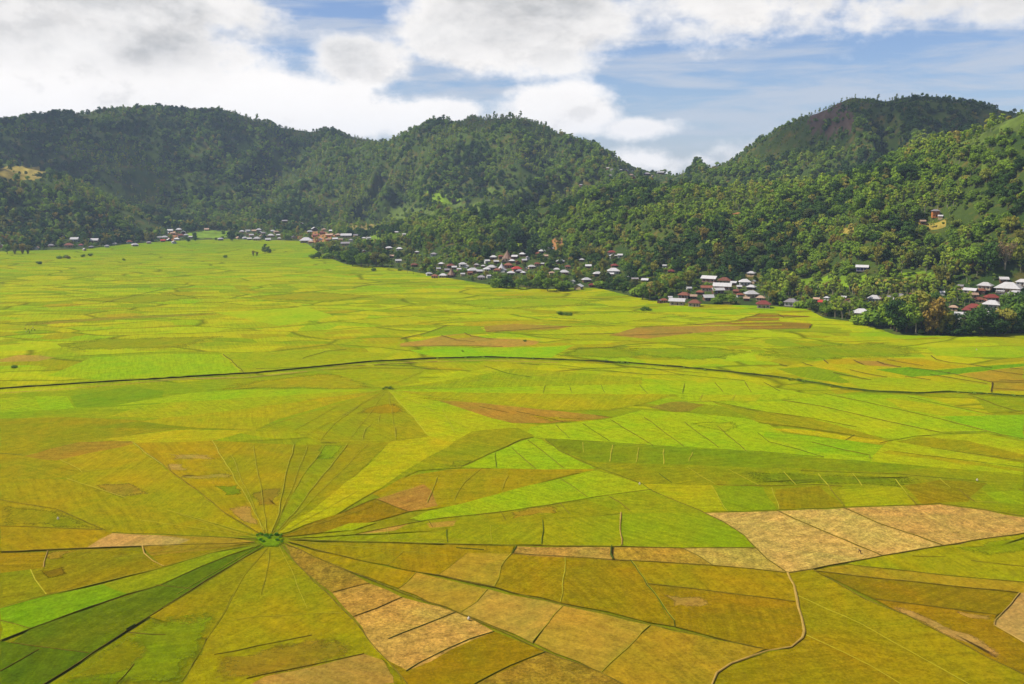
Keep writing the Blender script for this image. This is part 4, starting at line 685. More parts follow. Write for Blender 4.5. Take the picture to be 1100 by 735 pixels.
# ------------------------------------------------------------------ houses: (village, x, y of the roof, width in pixels, roof kind, form)
# roof kinds: w white sheet, g grey sheet, r red, d dark red, u rust brown, t thatch, c cream; forms: h hip, g gable, k cone, l long
HOUSES = [
 ('A', 2, 264, 5, 'w', 'g'), ('A', 80.5, 256, 8, 'w', 'g'), ('A', 102, 257, 8, 'w', 'g'), ('A', 74, 262, 9, 'u', 'h'), ('A', 87, 263, 5, 'd', 'h'), ('A', 91, 268, 4, 'w', 'g'), ('A', 98, 265, 5, 'g', 'h'), ('A', 115, 264, 5, 'g', 'h'), ('A', 145, 262, 7, 'w', 'h'), ('A', 139, 259, 6, 'u', 'h'), ('A', 40, 266, 5, 'c', 'g'), ('A', 55, 263, 6, 'g', 'h'), ('A', 123, 262, 4, 'g', 'g'), ('A', 68, 255, 4, 'c', 'g'),
 ('B', 183, 247, 6, 'w', 'g'), ('B', 192, 246, 6, 'w', 'h'), ('B', 197, 249, 6, 'w', 'g'), ('B', 177, 254, 7, 'w', 'h'), ('B', 175, 258, 5, 'r', 'g'), ('B', 182, 257, 6, 'w', 'g'), ('B', 190, 256, 6, 'w', 'h'), ('B', 187, 259.5, 6, 'w', 'g'), ('B', 205, 254.5, 4, 'w', 'g'), ('B', 171, 255, 4, 'w', 'g'), ('B', 160, 260, 5, 'g', 'h'), ('B', 194, 252, 7, 'u', 'h'), ('B', 237, 256, 6, 'w', 'h'), ('B', 222, 246, 5, 'c', 'g'),
 ('C', 260, 248, 5, 'w', 'h'), ('C', 266, 247.5, 5, 'w', 'g'), ('C', 273, 247.5, 5, 'c', 'g'), ('C', 278, 246, 6, 'w', 'h'), ('C', 279, 249, 5, 'w', 'g'), ('C', 297, 244, 4, 'w', 'g'), ('C', 297, 248.5, 6, 'c', 'h'), ('C', 291, 252, 7, 'w', 'h'), ('C', 283, 250, 5, 'g', 'h'), ('C', 263, 255, 5, 'w', 'h'), ('C', 268, 256, 5, 'w', 'g'), ('C', 256, 255, 5, 'c', 'g'), ('C', 276, 255, 8, 'w', 'h'), ('C', 288, 256.5, 6, 'w', 'g'), ('C', 285, 254, 4, 'u', 'g'), ('C', 299, 252.5, 4, 'w', 'g'), ('C', 300, 256, 4, 'w', 'h'),
 ('D', 338, 244.5, 8, 'w', 'g'), ('D', 333, 248, 6, 'w', 'h'), ('D', 346, 249, 7, 'u', 'h'), ('D', 329, 254.5, 14, 'w', 'h'), ('D', 316, 254, 6, 'g', 'g'), ('D', 344, 256.5, 5, 'w', 'g'), ('D', 354, 251.5, 8, 'c', 'l'), ('D', 363, 251.5, 7, 'c', 'h'), ('D', 372, 250.5, 12, 'w', 'l'), ('D', 382, 252.5, 5, 'g', 'g'), ('D', 334, 259, 6, 'c', 'h'), ('D', 391, 255.5, 5, 'w', 'h'), ('D', 396, 255.5, 5, 'w', 'g'), ('D', 371, 260, 10, 'g', 'l'), ('D', 377, 257.5, 5, 'g', 'h'), ('D', 306, 237, 6, 'g', 'l'), ('D', 324, 240, 4, 'w', 'g'), ('D', 391, 270, 4, 'w', 'g'), ('D', 339, 252, 6, 'u', 'g'),
 ('E', 418, 265.5, 7, 'w', 'h'), ('E', 429, 266.5, 7, 'w', 'h'), ('E', 448, 271, 5, 'w', 'h'), ('E', 428, 279.5, 7, 'w', 'g'), ('E', 421, 275, 5, 'c', 'g'), ('E', 445, 283.5, 8, 'u', 'h'), ('E', 434, 252, 4, 'w', 'g'), ('E', 426, 249.5, 4, 'w', 'g'), ('E', 466, 272.5, 7, 'g', 'h'),
 ('E', 474, 283, 7, 'w', 'h'), ('E', 497, 282.5, 9, 'w', 'h'), ('E', 484, 284, 9, 'u', 'h'), ('E', 461, 293.5, 7, 'w', 'h'), ('E', 467, 295.5, 8, 'u', 'h'), ('E', 476, 294.5, 9, 'w', 'h'), ('E', 485, 291, 10, 't', 'k'), ('E', 493, 289.5, 5, 'w', 'g'), ('E', 508, 288.5, 12, 'w', 'h'), ('E', 515, 291, 7, 'w', 'g'), ('E', 523, 288, 8, 'w', 'h'), ('E', 528, 285.5, 11, 'w', 'h'), ('E', 530, 275, 8, 'w', 'h'), ('E', 523, 280.5, 6, 'w', 'g'), ('E', 538, 276, 6, 'u', 'h'), ('E', 545, 272, 12, 't', 'k'), ('E', 553, 275.5, 7, 'w', 'g'), ('E', 561, 272.5, 7, 'w', 'h'), ('E', 539, 284.5, 8, 'w', 'k'), ('E', 546, 283.5, 10, 'u', 'h'), ('E', 534, 289, 8, 'u', 'h'), ('E', 555, 287, 11, 'r', 'h'), ('E', 549, 292, 9, 'w', 'h'), ('E', 558, 290, 8, 'g', 'h'), ('E', 571, 285.5, 8, 'w', 'h'), ('E', 565, 289, 5, 'w', 'g'), ('E', 577, 283, 7, 'u', 'h'), ('E', 517, 296.5, 9, 'g', 'h'), ('E', 525, 297, 5, 'w', 'g'),
 ('F', 583, 268.5, 9, 'w', 'h'), ('F', 591.5, 266, 7, 'w', 'g'), ('F', 586, 275, 6, 'c', 'g'), ('F', 578, 272, 6, 'u', 'h'), ('F', 602, 279.5, 9, 'w', 'h'), ('F', 583, 284.5, 4, 'w', 'g'), ('F', 598, 289, 7, 'w', 'h'), ('F', 606, 291, 11, 'w', 'h'), ('F', 593, 293, 7, 'c', 'h'), ('F', 610, 286, 7, 'u', 'h'), ('F', 625, 279, 6, 'w', 'h'), ('F', 632, 285.5, 7, 'w', 'g'), ('F', 657, 270.5, 9, 'd', 'h'), ('F', 659, 273.5, 9, 'w', 'h'), ('F', 666, 274, 6, 'w', 'g'), ('F', 659, 288.5, 14, 'w', 'h'), ('F', 660, 284, 8, 'd', 'h'), ('F', 642, 292.5, 10, 'w', 'h'), ('F', 656, 293.5, 8, 'w', 'l'), ('F', 630, 299, 10, 'w', 'h'), ('F', 615, 302.5, 6, 'w', 'g'), ('F', 621.5, 306, 11, 'w', 'g'), ('F', 636, 305.5, 8, 'd', 'h'), ('F', 673, 298, 5, 'w', 'l'), ('F', 682, 299, 8, 'g', 'l'), ('F', 693, 300, 8, 'w', 'g'), ('F', 714, 286, 5, 'w', 'g'), ('F', 721, 290.5, 8, 'd', 'h'),
 ('G', 713, 321.5, 9, 'u', 'h'), ('G', 720, 320.5, 5, 'w', 'g'), ('G', 708, 324, 5, 'g', 'g'), ('G', 762, 296.5, 17, 'w', 'l'), ('G', 778, 299, 14, 'u', 'h'), ('G', 776, 303.5, 20, 'w', 'l'), ('G', 759, 307.5, 13, 'u', 'l'), ('G', 771, 310, 14, 'w', 'l'), ('G', 783, 307.5, 6, 'c', 'g'), ('G', 735, 315, 13, 'u', 'h'), ('G', 727.5, 320.5, 18, 'w', 'l'), ('G', 745, 317.5, 8, 'c', 'g'), ('G', 746, 323, 14, 'u', 'h'), ('G', 760.5, 318, 12, 'w', 'g'), ('G', 807, 292.5, 9, 'w', 'h'), ('G', 800, 301, 13, 'w', 'h'), ('G', 807, 307, 10, 'w', 'h'), ('G', 794, 308.5, 6, 'w', 'g'), ('G', 807, 313.5, 15, 'w', 'h'), ('G', 795, 316, 8, 'u', 'h'), ('G', 802, 321, 7, 'c', 'g'), ('G', 817, 318.5, 10, 'c', 'h'), ('G', 820, 324, 16, 'd', 'h'), ('G', 809, 302.5, 6, 'w', 'g'),
 ('H', 850, 322, 15, 'g', 'h'), ('H', 882, 323.5, 10, 'r', 'h'), ('H', 877, 321.5, 7, 'c', 'g'), ('H', 893, 323, 6, 'w', 'g'), ('H', 906.5, 320.5, 6, 'w', 'g'), ('H', 939, 319, 14, 'w', 'h'), ('H', 952, 319, 8, 'g', 'l'), ('H', 966, 317, 13, 'g', 'h'), ('H', 925, 333, 18, 'w', 'h'), ('H', 926, 286, 13, 'w', 'l'), ('H', 979, 318, 5, 'd', 'g'),
 ('I', 986, 316.5, 15, 'd', 'h'), ('I', 1012, 315.5, 5, 'w', 'g'), ('I', 1042, 311.5, 13, 'w', 'l'), ('I', 1032, 308.5, 6, 'g', 'g'), ('I', 1058, 306.5, 14, 'w', 'h'), ('I', 1078, 299, 9, 'w', 'g'), ('I', 1083, 304, 24, 'w', 'h'), ('I', 1098, 301.5, 12, 'w', 'h'), ('I', 1091, 313.5, 20, 'w', 'h'), ('I', 1054, 312, 9, 'u', 'h'), ('I', 1065, 318, 14, 'd', 'h'), ('I', 1046, 328, 17, 'd', 'h'), ('I', 1065, 325, 17, 'w', 'h'), ('I', 1065, 334.5, 13, 'w', 'l'), ('I', 1031, 337, 11, 'w', 'g'), ('I', 1024, 329.5, 9, 'c', 'h'), ('I', 1029, 343, 6, 'w', 'g'),
 ('E', 501, 286, 6, 'w', 'g'), ('E', 512, 284.5, 6, 'g', 'h'), ('E', 519, 286, 5, 'w', 'h'), ('E', 533, 281, 6, 'w', 'g'), ('E', 541, 280, 6, 'c', 'g'), ('E', 550, 280, 7, 'w', 'h'), ('E', 556, 282, 6, 'u', 'g'), ('E', 563, 280, 6, 'w', 'g'), ('E', 567, 277, 5, 'g', 'g'), ('E', 488, 287, 6, 'w', 'g'), ('E', 480, 290, 6, 'g', 'g'), ('E', 471, 289, 5, 'w', 'g'), ('E', 541, 290, 7, 'w', 'g'), ('E', 562, 293, 6, 'w', 'h'), ('E', 505, 293, 6, 'u', 'g'), ('E', 497, 295, 5, 'w', 'g'),
 ('D', 352, 257, 5, 'c', 'g'), ('D', 360, 256, 6, 'w', 'g'), ('D', 348, 246, 5, 'c', 'h'), ('D', 341, 259, 4, 'u', 'g'), ('D', 356, 247.5, 5, 'w', 'g'), ('D', 366, 257, 5, 'c', 'g'), ('C', 270, 252, 5, 'w', 'g'), ('C', 281, 253, 5, 'c', 'g'), ('C', 293, 248, 4, 'w', 'g'), ('C', 266, 251.5, 4, 'u', 'g'), ('B', 186, 250, 5, 'c', 'g'), ('B', 200, 252, 5, 'w', 'h'), ('B', 179, 250, 4, 'w', 'g'),
 ('G', 752, 313, 9, 'u', 'h'), ('G', 788, 304, 7, 'w', 'g'), ('G', 791, 313, 7, 'u', 'g'), ('G', 740, 310, 6, 'w', 'g'), ('G', 812, 317, 7, 'u', 'g'), ('I', 1052, 321, 10, 'u', 'h'), ('I', 1038, 333, 9, 'd', 'h'), ('I', 1075, 313, 8, 'w', 'g'), ('I', 1046, 317, 8, 'c', 'g'), ('H', 945, 322, 7, 'c', 'g'), ('H', 888, 321, 6, 'w', 'h'), ('H', 912, 323, 6, 'u', 'g'),
 ('J', 681, 190.5, 4, 'w', 'g'), ('J', 710, 184, 8, 'w', 'l'), ('J', 678, 187.5, 5, 'c', 'h'), ('J', 695, 186, 7, 'g', 'h'), ('J', 701, 182.5, 4, 'c', 'g'), ('J', 653, 181, 3, 'w', 'g'), ('J', 657, 182.5, 3, 'g', 'g'), ('J', 673, 183, 4, 'w', 'g'), ('J', 656, 188.5, 4, 'g', 'h'), ('J', 679, 184, 3, 'w', 'g'), ('J', 667, 183, 3, 'g', 'g'), ('J', 624, 199, 3, 'w', 'g'),
 ('K', 1004.5, 231, 8, 'g', 'h'), ('K', 1010, 234, 5, 'w', 'g'), ('K', 991, 239, 6, 'c', 'g'),
]
VILL = {'A': 'hamlet below the left hillock', 'B': 'village under the left mountain', 'C': 'village at the head of the plain', 'D': 'school hamlet below the saddle',
        'E': 'central thatch village', 'F': 'hillside village right of centre', 'G': 'village above the brown terraces', 'H': 'row behind the right tree belt', 'I': 'village at the far right edge', 'J': 'village on the saddle', 'K': 'lone clearing high on the right slope'}
RN = {'w': 'white metal roof', 'g': 'grey metal roof', 'r': 'bright red roof', 'd': 'dark red roof', 'u': 'rusty brown roof', 't': 'brown thatch roof', 'c': 'pale tan roof'}
FN = {'h': 'hipped', 'g': 'gabled', 'k': 'pointed', 'l': 'long low'}
def roofm(name, rgb, metal=0.0, rough=0.6):
    m, t, b, o = material(name); g = t.new('ShaderNodeTexCoord'); oi = t.new('ShaderNodeObjectInfo')
    n = t.noise(g.outputs['Object'], 0.7, 5, 0.65); n2 = t.noise(g.outputs['Object'], 4.0, 3, 0.6)
    c = alb(rgb); c = t.mix(t.mapr(n, 0.45, 0.75, 0, 0.55), c, tuple(q * f for q, f in zip(c[:3], (0.62, 0.52, 0.45))) + (1,)); c = t.mix(t.mapr(n2, 0.4, 0.8, 0, 0.25), c, alb((110, 90, 70)))
    v = t.mapr(oi.outputs['Random'], 0, 1, 0.72, 1.08); cc = t.new('ShaderNodeCombineColor')
    for i in range(3): t.l.new(v, cc.inputs[i])
    t.l.new(t.mix(1.0, c, cc.outputs[0], 'MULTIPLY'), b.inputs['Base Color']); b.inputs['Roughness'].default_value = rough; b.inputs['Specular IOR Level'].default_value = 0.3
    wv = t.new('ShaderNodeTexWave'); wv.inputs['Scale'].default_value = 3.0; t.l.new(g.outputs['Object'], wv.inputs['Vector'])
    bp = t.new('ShaderNodeBump'); bp.inputs['Strength'].default_value = 0.3; bp.inputs['Distance'].default_value = 0.05; t.l.new(wv.outputs['Fac'], bp.inputs['Height']); t.l.new(bp.outputs[0], b.inputs['Normal'])
    return m
RM = {'w': roofm('white_sheet', (236, 232, 230)), 'g': roofm('grey_sheet', (178, 170, 172)), 'r': roofm('red_sheet', (226, 70, 56)), 'd': roofm('dark_red_sheet', (150, 62, 48)), 'u': roofm('rusty_sheet', (160, 92, 62)), 't': roofm('thatch', (146, 108, 84)), 'c': roofm('tan_sheet', (214, 178, 148))}
WMS = [simple('wall_cream', (220, 190, 150), var=0.12), simple('wall_white', (224, 220, 210), var=0.1), simple('wall_pink', (212, 150, 124), var=0.12), simple('wall_board', (132, 98, 70), var=0.2), simple('wall_plank', (96, 72, 54), var=0.2), simple('wall_blue', (62, 74, 150), var=0.15), simple('wall_orange', (226, 142, 76), var=0.12)]
M_DOOR = simple('door_wood', (90, 60, 40)); M_WIN = simple('window_glass', (52, 58, 62), rough=0.25, spec=0.5); M_SILL = simple('window_frame', (220, 214, 200)); M_STONE = simple('stone_base', (150, 140, 126))
def boxf(c, s):
    x, y, z = c; a, b2, d = s[0] / 2, s[1] / 2, s[2] / 2
    v = [(x + i * a, y + j * b2, z + k * d) for k in (-1, 1) for j in (-1, 1) for i in (-1, 1)]
    return v, [(0, 2, 3, 1), (4, 5, 7, 6), (0, 1, 5, 4), (2, 6, 7, 3), (0, 4, 6, 2), (1, 3, 7, 5)]
def join(parts):
    V, Fc = [], []
    for v, f in parts: n = len(V); V += v; Fc += [tuple(n + i for i in q) for q in f]
    return V, Fc
HB = []   # screen boxes of houses, kept free of trees standing in front
def house(vil, px, py, wpx, rk, form, n):
    wallpx = wpx * (0.30 if wpx > 7 else 0.25); rise = {'h': 0.24, 'g': 0.26, 'k': 0.75, 'l': 0.18}[form]
    g = pix_hit(px, py + wpx * rise * 0.5 + wallpx)
    if g is None: g = pix_hit(px, py + 8)
    x, y, z = g; D = math.hypot(x, y); Wd = max(3.6, wpx * D / F); sc = Wd
    wall_h = max(2.3, min(3.4, wallpx * D / F)); dp = Wd * {'h': 0.72, 'g': 0.8, 'k': 0.95, 'l': 0.5}[form]; ov = 0.07 * Wd; rh = Wd * rise
    yaw = random.uniform(-0.35, 0.35) + (math.pi / 2 if form == 'g' and random.random() < 0.35 else 0)
    nm = {'k': 'pointed_house', 'l': 'long_house'}.get(form, 'house')
    r = bpy.data.objects.new(nm, None); COL.objects.link(r); r.location = (x, y, z); r.scale = (0.92,) * 3; r.rotation_euler[2] = yaw - math.atan2(x, y); r.empty_display_size = 2
    bw, bd = Wd * 0.88, dp * 0.88
    wm = WMS[random.choices(range(5), (4, 4, 2, 3, 2))[0]]
    if vil == 'K' and rk == 'g': wm, wall_h = WMS[6], 5.5
    if vil == 'H' and abs(px - 926) < 2 and py < 300: wm = WMS[5]
    if vil == 'D' and rk in 'cu': wm = WMS[6]
    big = wpx >= 6
    V, Fc = boxf((0, 0, wall_h / 2 - 0.6), (bw, bd, wall_h + 1.2))
    if form == 'g':   # gable triangles belong to the wall
        k = len(V); V += [(-bw / 2, -bd / 2, wall_h), (-bw / 2, bd / 2, wall_h), (-bw / 2, 0, wall_h + rh * 0.86), (bw / 2, -bd / 2, wall_h), (bw / 2, bd / 2, wall_h), (bw / 2, 0, wall_h + rh * 0.86)]
        Fc += [(k, k + 2, k + 1), (k + 3, k + 4, k + 5)]
    link('wall', mesh('house_wall', V, Fc, [wm]), r)
    a, b2 = Wd / 2 + ov * 0.5, dp / 2 + ov; z0 = wall_h - 0.12; th = 0.14
    if form in 'gl':
        v = [(-a, -b2, z0), (a, -b2, z0), (a, b2, z0), (-a, b2, z0), (-a, 0, z0 + rh), (a, 0, z0 + rh)]
        v += [(p[0], p[1], p[2] + th) for p in v]
        f = [(6, 7, 11, 10), (8, 9, 10, 11), (0, 4, 5, 1), (2, 5, 4, 3), (0, 1, 7, 6), (2, 3, 9, 8), (0, 6, 10, 4), (3, 4, 10, 9), (1, 5, 11, 7), (2, 8, 11, 5)]
    elif form == 'h':
        q = max(0.12 * Wd, a - b2 * 0.85)
        v = [(-a, -b2, z0), (a, -b2, z0), (a, b2, z0), (-a, b2, z0), (-q, 0, z0 + rh), (q, 0, z0 + rh)]; v += [(p[0], p[1], p[2] + th) for p in v]
        f = [(6, 7, 11, 10), (8, 9, 10, 11), (7, 8, 11), (9, 6, 10), (3, 2, 1, 0), (0, 1, 7, 6), (1, 2, 8, 7), (2, 3, 9, 8), (3, 0, 6, 9)]
    else:
        ns = 10; v, f = [], []
        for (rr_, zz) in ((1.0, 0.0), (0.62, 0.34), (0.3, 0.68), (0.06, 1.0), (0.015, 1.22)):
            for j in range(ns): v.append((a * rr_ * math.cos(2 * math.pi * j / ns), a * rr_ * math.sin(2 * math.pi * j / ns), z0 - 0.5 + rh * zz))
        for k in range(4):
            for j in range(ns): f.append((k * ns + j, k * ns + (j + 1) % ns, (k + 1) * ns + (j + 1) % ns, (k + 1) * ns + j))
        f.append(tuple(range(ns))[::-1]); f.append(tuple(4 * ns + j for j in range(ns)))
    link('roof', mesh('house_roof', v, f, [RM[rk]]), r)
    if big:
        V, Fc = boxf((bw * 0.06, -bd / 2 - 0.03, 1.0), (0.95, 0.10, 2.0)); d_ = link('door', mesh('house_door', V, Fc, [M_DOOR]), r)
        for sx in (-0.30, 0.34):
            V, Fc = boxf((bw * sx, -bd / 2 - 0.02, 1.5), (min(1.5, bw * 0.17), 0.08, 1.0)); wi = link('window', mesh('house_window', V, Fc, [M_WIN]), r)
            if wpx >= 9:
                a0 = min(1.5, bw * 0.17); parts = [boxf((bw * sx, -bd / 2 - 0.07, zz), (a0 + 0.2, 0.08, 0.1)) for zz in (0.97, 2.03)] + [boxf((bw * sx + s * (a0 / 2 + 0.05), -bd / 2 - 0.065, 1.5), (0.1, 0.07, 0.96)) for s in (-1, 1)]
                link('frame', mesh('window_frame', *join(parts), [M_SILL]), wi)
        if wpx >= 12:
            parts = [boxf((bw * s, -b2 + 0.12, wall_h / 2 - 0.25), (0.16, 0.16, wall_h - 0.1)) for s in (-0.46, -0.15, 0.16, 0.46)]
            for v_, f_ in parts: link('post', mesh('veranda_post', v_, f_, [M_SILL]), r)
            V, Fc = boxf((0, -bd / 2 - ov * 0.6, -0.25), (bw * 1.02, ov * 2.2, 0.7)); link('veranda_step', mesh('veranda_step', V, Fc, [M_STONE]), r)
    zt = z + wall_h + rh
    sx, sy, _ = project((x, y, zt)); hw = wpx * 0.6
    HB.append((px - hw, sy - 1, px + hw, sy + wpx * rise + wallpx * 0.75, D, x, y, Wd))
    r['category'] = 'house'; r['group'] = 'houses of the ' + VILL[vil]
    return r, D
ORD = ['first', 'second', 'third', 'fourth', 'fifth', 'sixth', 'seventh', 'eighth', 'ninth', 'tenth', 'eleventh', 'twelfth', 'thirteenth', 'fourteenth', 'fifteenth', 'sixteenth', 'seventeenth', 'eighteenth', 'nineteenth', 'twentieth'] + ['twenty-' + q for q in ('first', 'second', 'third', 'fourth', 'fifth', 'sixth', 'seventh', 'eighth', 'ninth')]
fam = {}
for i, hh in enumerate(HOUSES): fam.setdefault((hh[0], hh[4], hh[5]), []).append(i)
hobj = {}
for i, hh in enumerate(HOUSES): hobj[i], _ = house(*hh, i)
FW = {'h': 'house with hipped', 'g': 'gabled house with', 'k': 'pointed house with', 'l': 'long low house with'}
for (v_, rk, fm), ids in fam.items():
    ids.sort(key=lambda i: HOUSES[i][1])
    for k, i in enumerate(ids):
        pre = FW[fm] + ' ' + RN[rk]
        if len(ids) == 1: L = pre + ', ' + VILL[v_]
        elif k == 0: L = 'leftmost ' + pre + ', ' + VILL[v_]
        elif k == len(ids) - 1: L = 'rightmost ' + pre + ', ' + VILL[v_]
        else: L = ORD[k] + ' ' + pre + ' from left' + ', ' + VILL[v_]
        hobj[i]['label'] = L
SPECIAL = {545: 'tall pointed drum house with brown thatch roof rising above the central village', 485: 'squat pointed house with grey brown thatch roof at the edge of the rice', 555: 'bright red hipped roof house in the middle of the central village', 1083: 'largest white roofed house at the far right edge, under the bare pale tree', 925: 'white hipped roof house standing alone in the trees in front of the right-hand row', 926: 'low house with dark blue wall and white roof alone on the lower right slope', 1004.5: 'orange two storey house in a clearing high on the right slope', 372: 'longest pale roofed building of the school hamlet below the saddle', 329: 'broad white roofed hall at the left of the school hamlet'}
for i, hh in enumerate(HOUSES):
    if hh[1] in SPECIAL and not (hh[1] == 926 and hh[2] > 300): hobj[i]['label'] = SPECIAL[hh[1]]

# ------------------------------------------------------------------ trees: where they stand
CLEAR = [(22, 187, 30, 9, .06), (45, 197, 22, 6, .3), (505, 222, 42, 9, .16), (440, 228, 36, 9, .16), (470, 214, 20, 6, .25), (625, 219, 26, 5, .12), (545, 205, 26, 6, .2), (580, 226, 20, 5, .2), (210, 160, 14, 10, .3), (240, 200, 16, 10, .3), (120, 205, 18, 8, .3), (700, 205, 24, 6, .3), (650, 232, 18, 5, .3), (830, 165, 18, 8, .35), (390, 244, 22, 8, .1), (405, 258, 14, 5, .05), (920, 304, 70, 7, .02), (985, 298, 26, 6, .05), (1085, 130, 40, 13, .12), (1050, 152, 28, 9, .3), (1070, 175, 20, 8, .35), (895, 128, 26, 22, .55), (228, 252, 26, 5, .08), (345, 240, 26, 8, .2), (160, 150, 14, 30, .5), (195, 192, 26, 12, .45), (910, 290, 30, 6, .5), (600, 262, 8, 8, .1), (790, 233, 8, 5, .2), (905, 248, 16, 6, .5), (500, 240, 26, 5, .5), (560, 236, 22, 5, .4), (1000, 239, 14, 4, 0.0), (925, 290, 12, 4, 0.0)]
def try_keep(X, Y, Z, kinds, scl):
    px, py, dep = project(np.stack([X, Y, Z], -1)); keep = np.ones(len(X), bool)
    u = RNG.random(len(X))
    for (cx, cy, rx, ry, p) in CLEAR:
        keep &= ~((((px - cx) / rx) ** 2 + ((py - cy) / ry) ** 2 < 1) & (u > p))
    D = np.hypot(X, Y); hpx = np.array([HGT[k] for k in kinds]) * scl * F / D * 1.1; wp = np.array([WID[k] for k in kinds]) * scl * F / D * 0.55
    for (x0, y0, x1, y1, Dh, hx, hy, Wd) in HB:
        ov = (px + wp > x0) & (px - wp < x1) & (py - hpx < y1) & (py > y0) & (D < Dh + 3)
        keep &= ~(ov & (u < 0.985)); keep &= np.hypot(X - hx, Y - hy) > Wd * 0.62 + 2
    return keep
AREA_A, nA = R(38), 270000
az = RNG.uniform(-AREA_A, AREA_A, nA); DD = np.sqrt(RNG.uniform(680 ** 2, 2900 ** 2, nA))
X, Y = DD * np.sin(az), DD * np.cos(az); dBx = np.interp(az, AZ, dB); dCx = np.interp(az, AZ, dC); dAx = np.interp(az, AZ, dA); hAx = np.interp(az, AZ, hA)
Z = height(X, Y)
dens = np.clip(0.74 + 3.2 * (fbm(X / 130, Y / 130, 3, 40) - 0.36), 0.10, 1.0)
dens = np.where(DD < dBx + 60, np.clip(dens, 0.3, 1.0), dens)
dens *= np.where(DD > dCx + 70, 0.10, 1.0)
ok = (DD > dBx + 5) & (RNG.random(nA) < dens * np.clip(0.42 + 0.6 * (1500 / DD - 0.5), 0.45, 1.0))
X, Y, Z, DD, dBx, az = X[ok], Y[ok], Z[ok], DD[ok], dBx[ok], az[ok]; n = len(X)
mix_ = 0.5 + 1.25 * (fbm(X / 75, Y / 75, 3, 66) - 0.5) + 0.5 * (fbm(X / 240, Y / 240, 2, 19) - 0.5) + RNG.normal(0, 0.07, n); low = (DD - dBx) < 220
r_ = RNG.random(n); kinds = np.where(mix_ < 0.44, 'dense', np.where(mix_ < 0.68, 'broadleaf', 'slender')).astype('U10')
kinds = np.where(low & (r_ < 0.14), 'bamboo', kinds); kinds = np.where(low & (r_ > 0.94), 'palm', kinds); kinds = np.where((r_ > 0.55) & (r_ < 0.70), 'shrub', kinds)
scl = (0.34 + 0.86 * RNG.random(n) ** 2.2) * np.where(kinds == 'shrub', 1.5, 1.0); scl *= np.where(low & (DD < 1300), 0.95, 1.0)
crest = np.abs(DD - np.interp(az, AZ, dC)) < 90; scl = np.where(crest, scl * RNG.uniform(0.35, 0.7, n), scl)
k_ = try_keep(X, Y, Z, kinds, scl); X, Y, Z, kinds, scl = X[k_], Y[k_], Z[k_], kinds[k_], scl[k_]
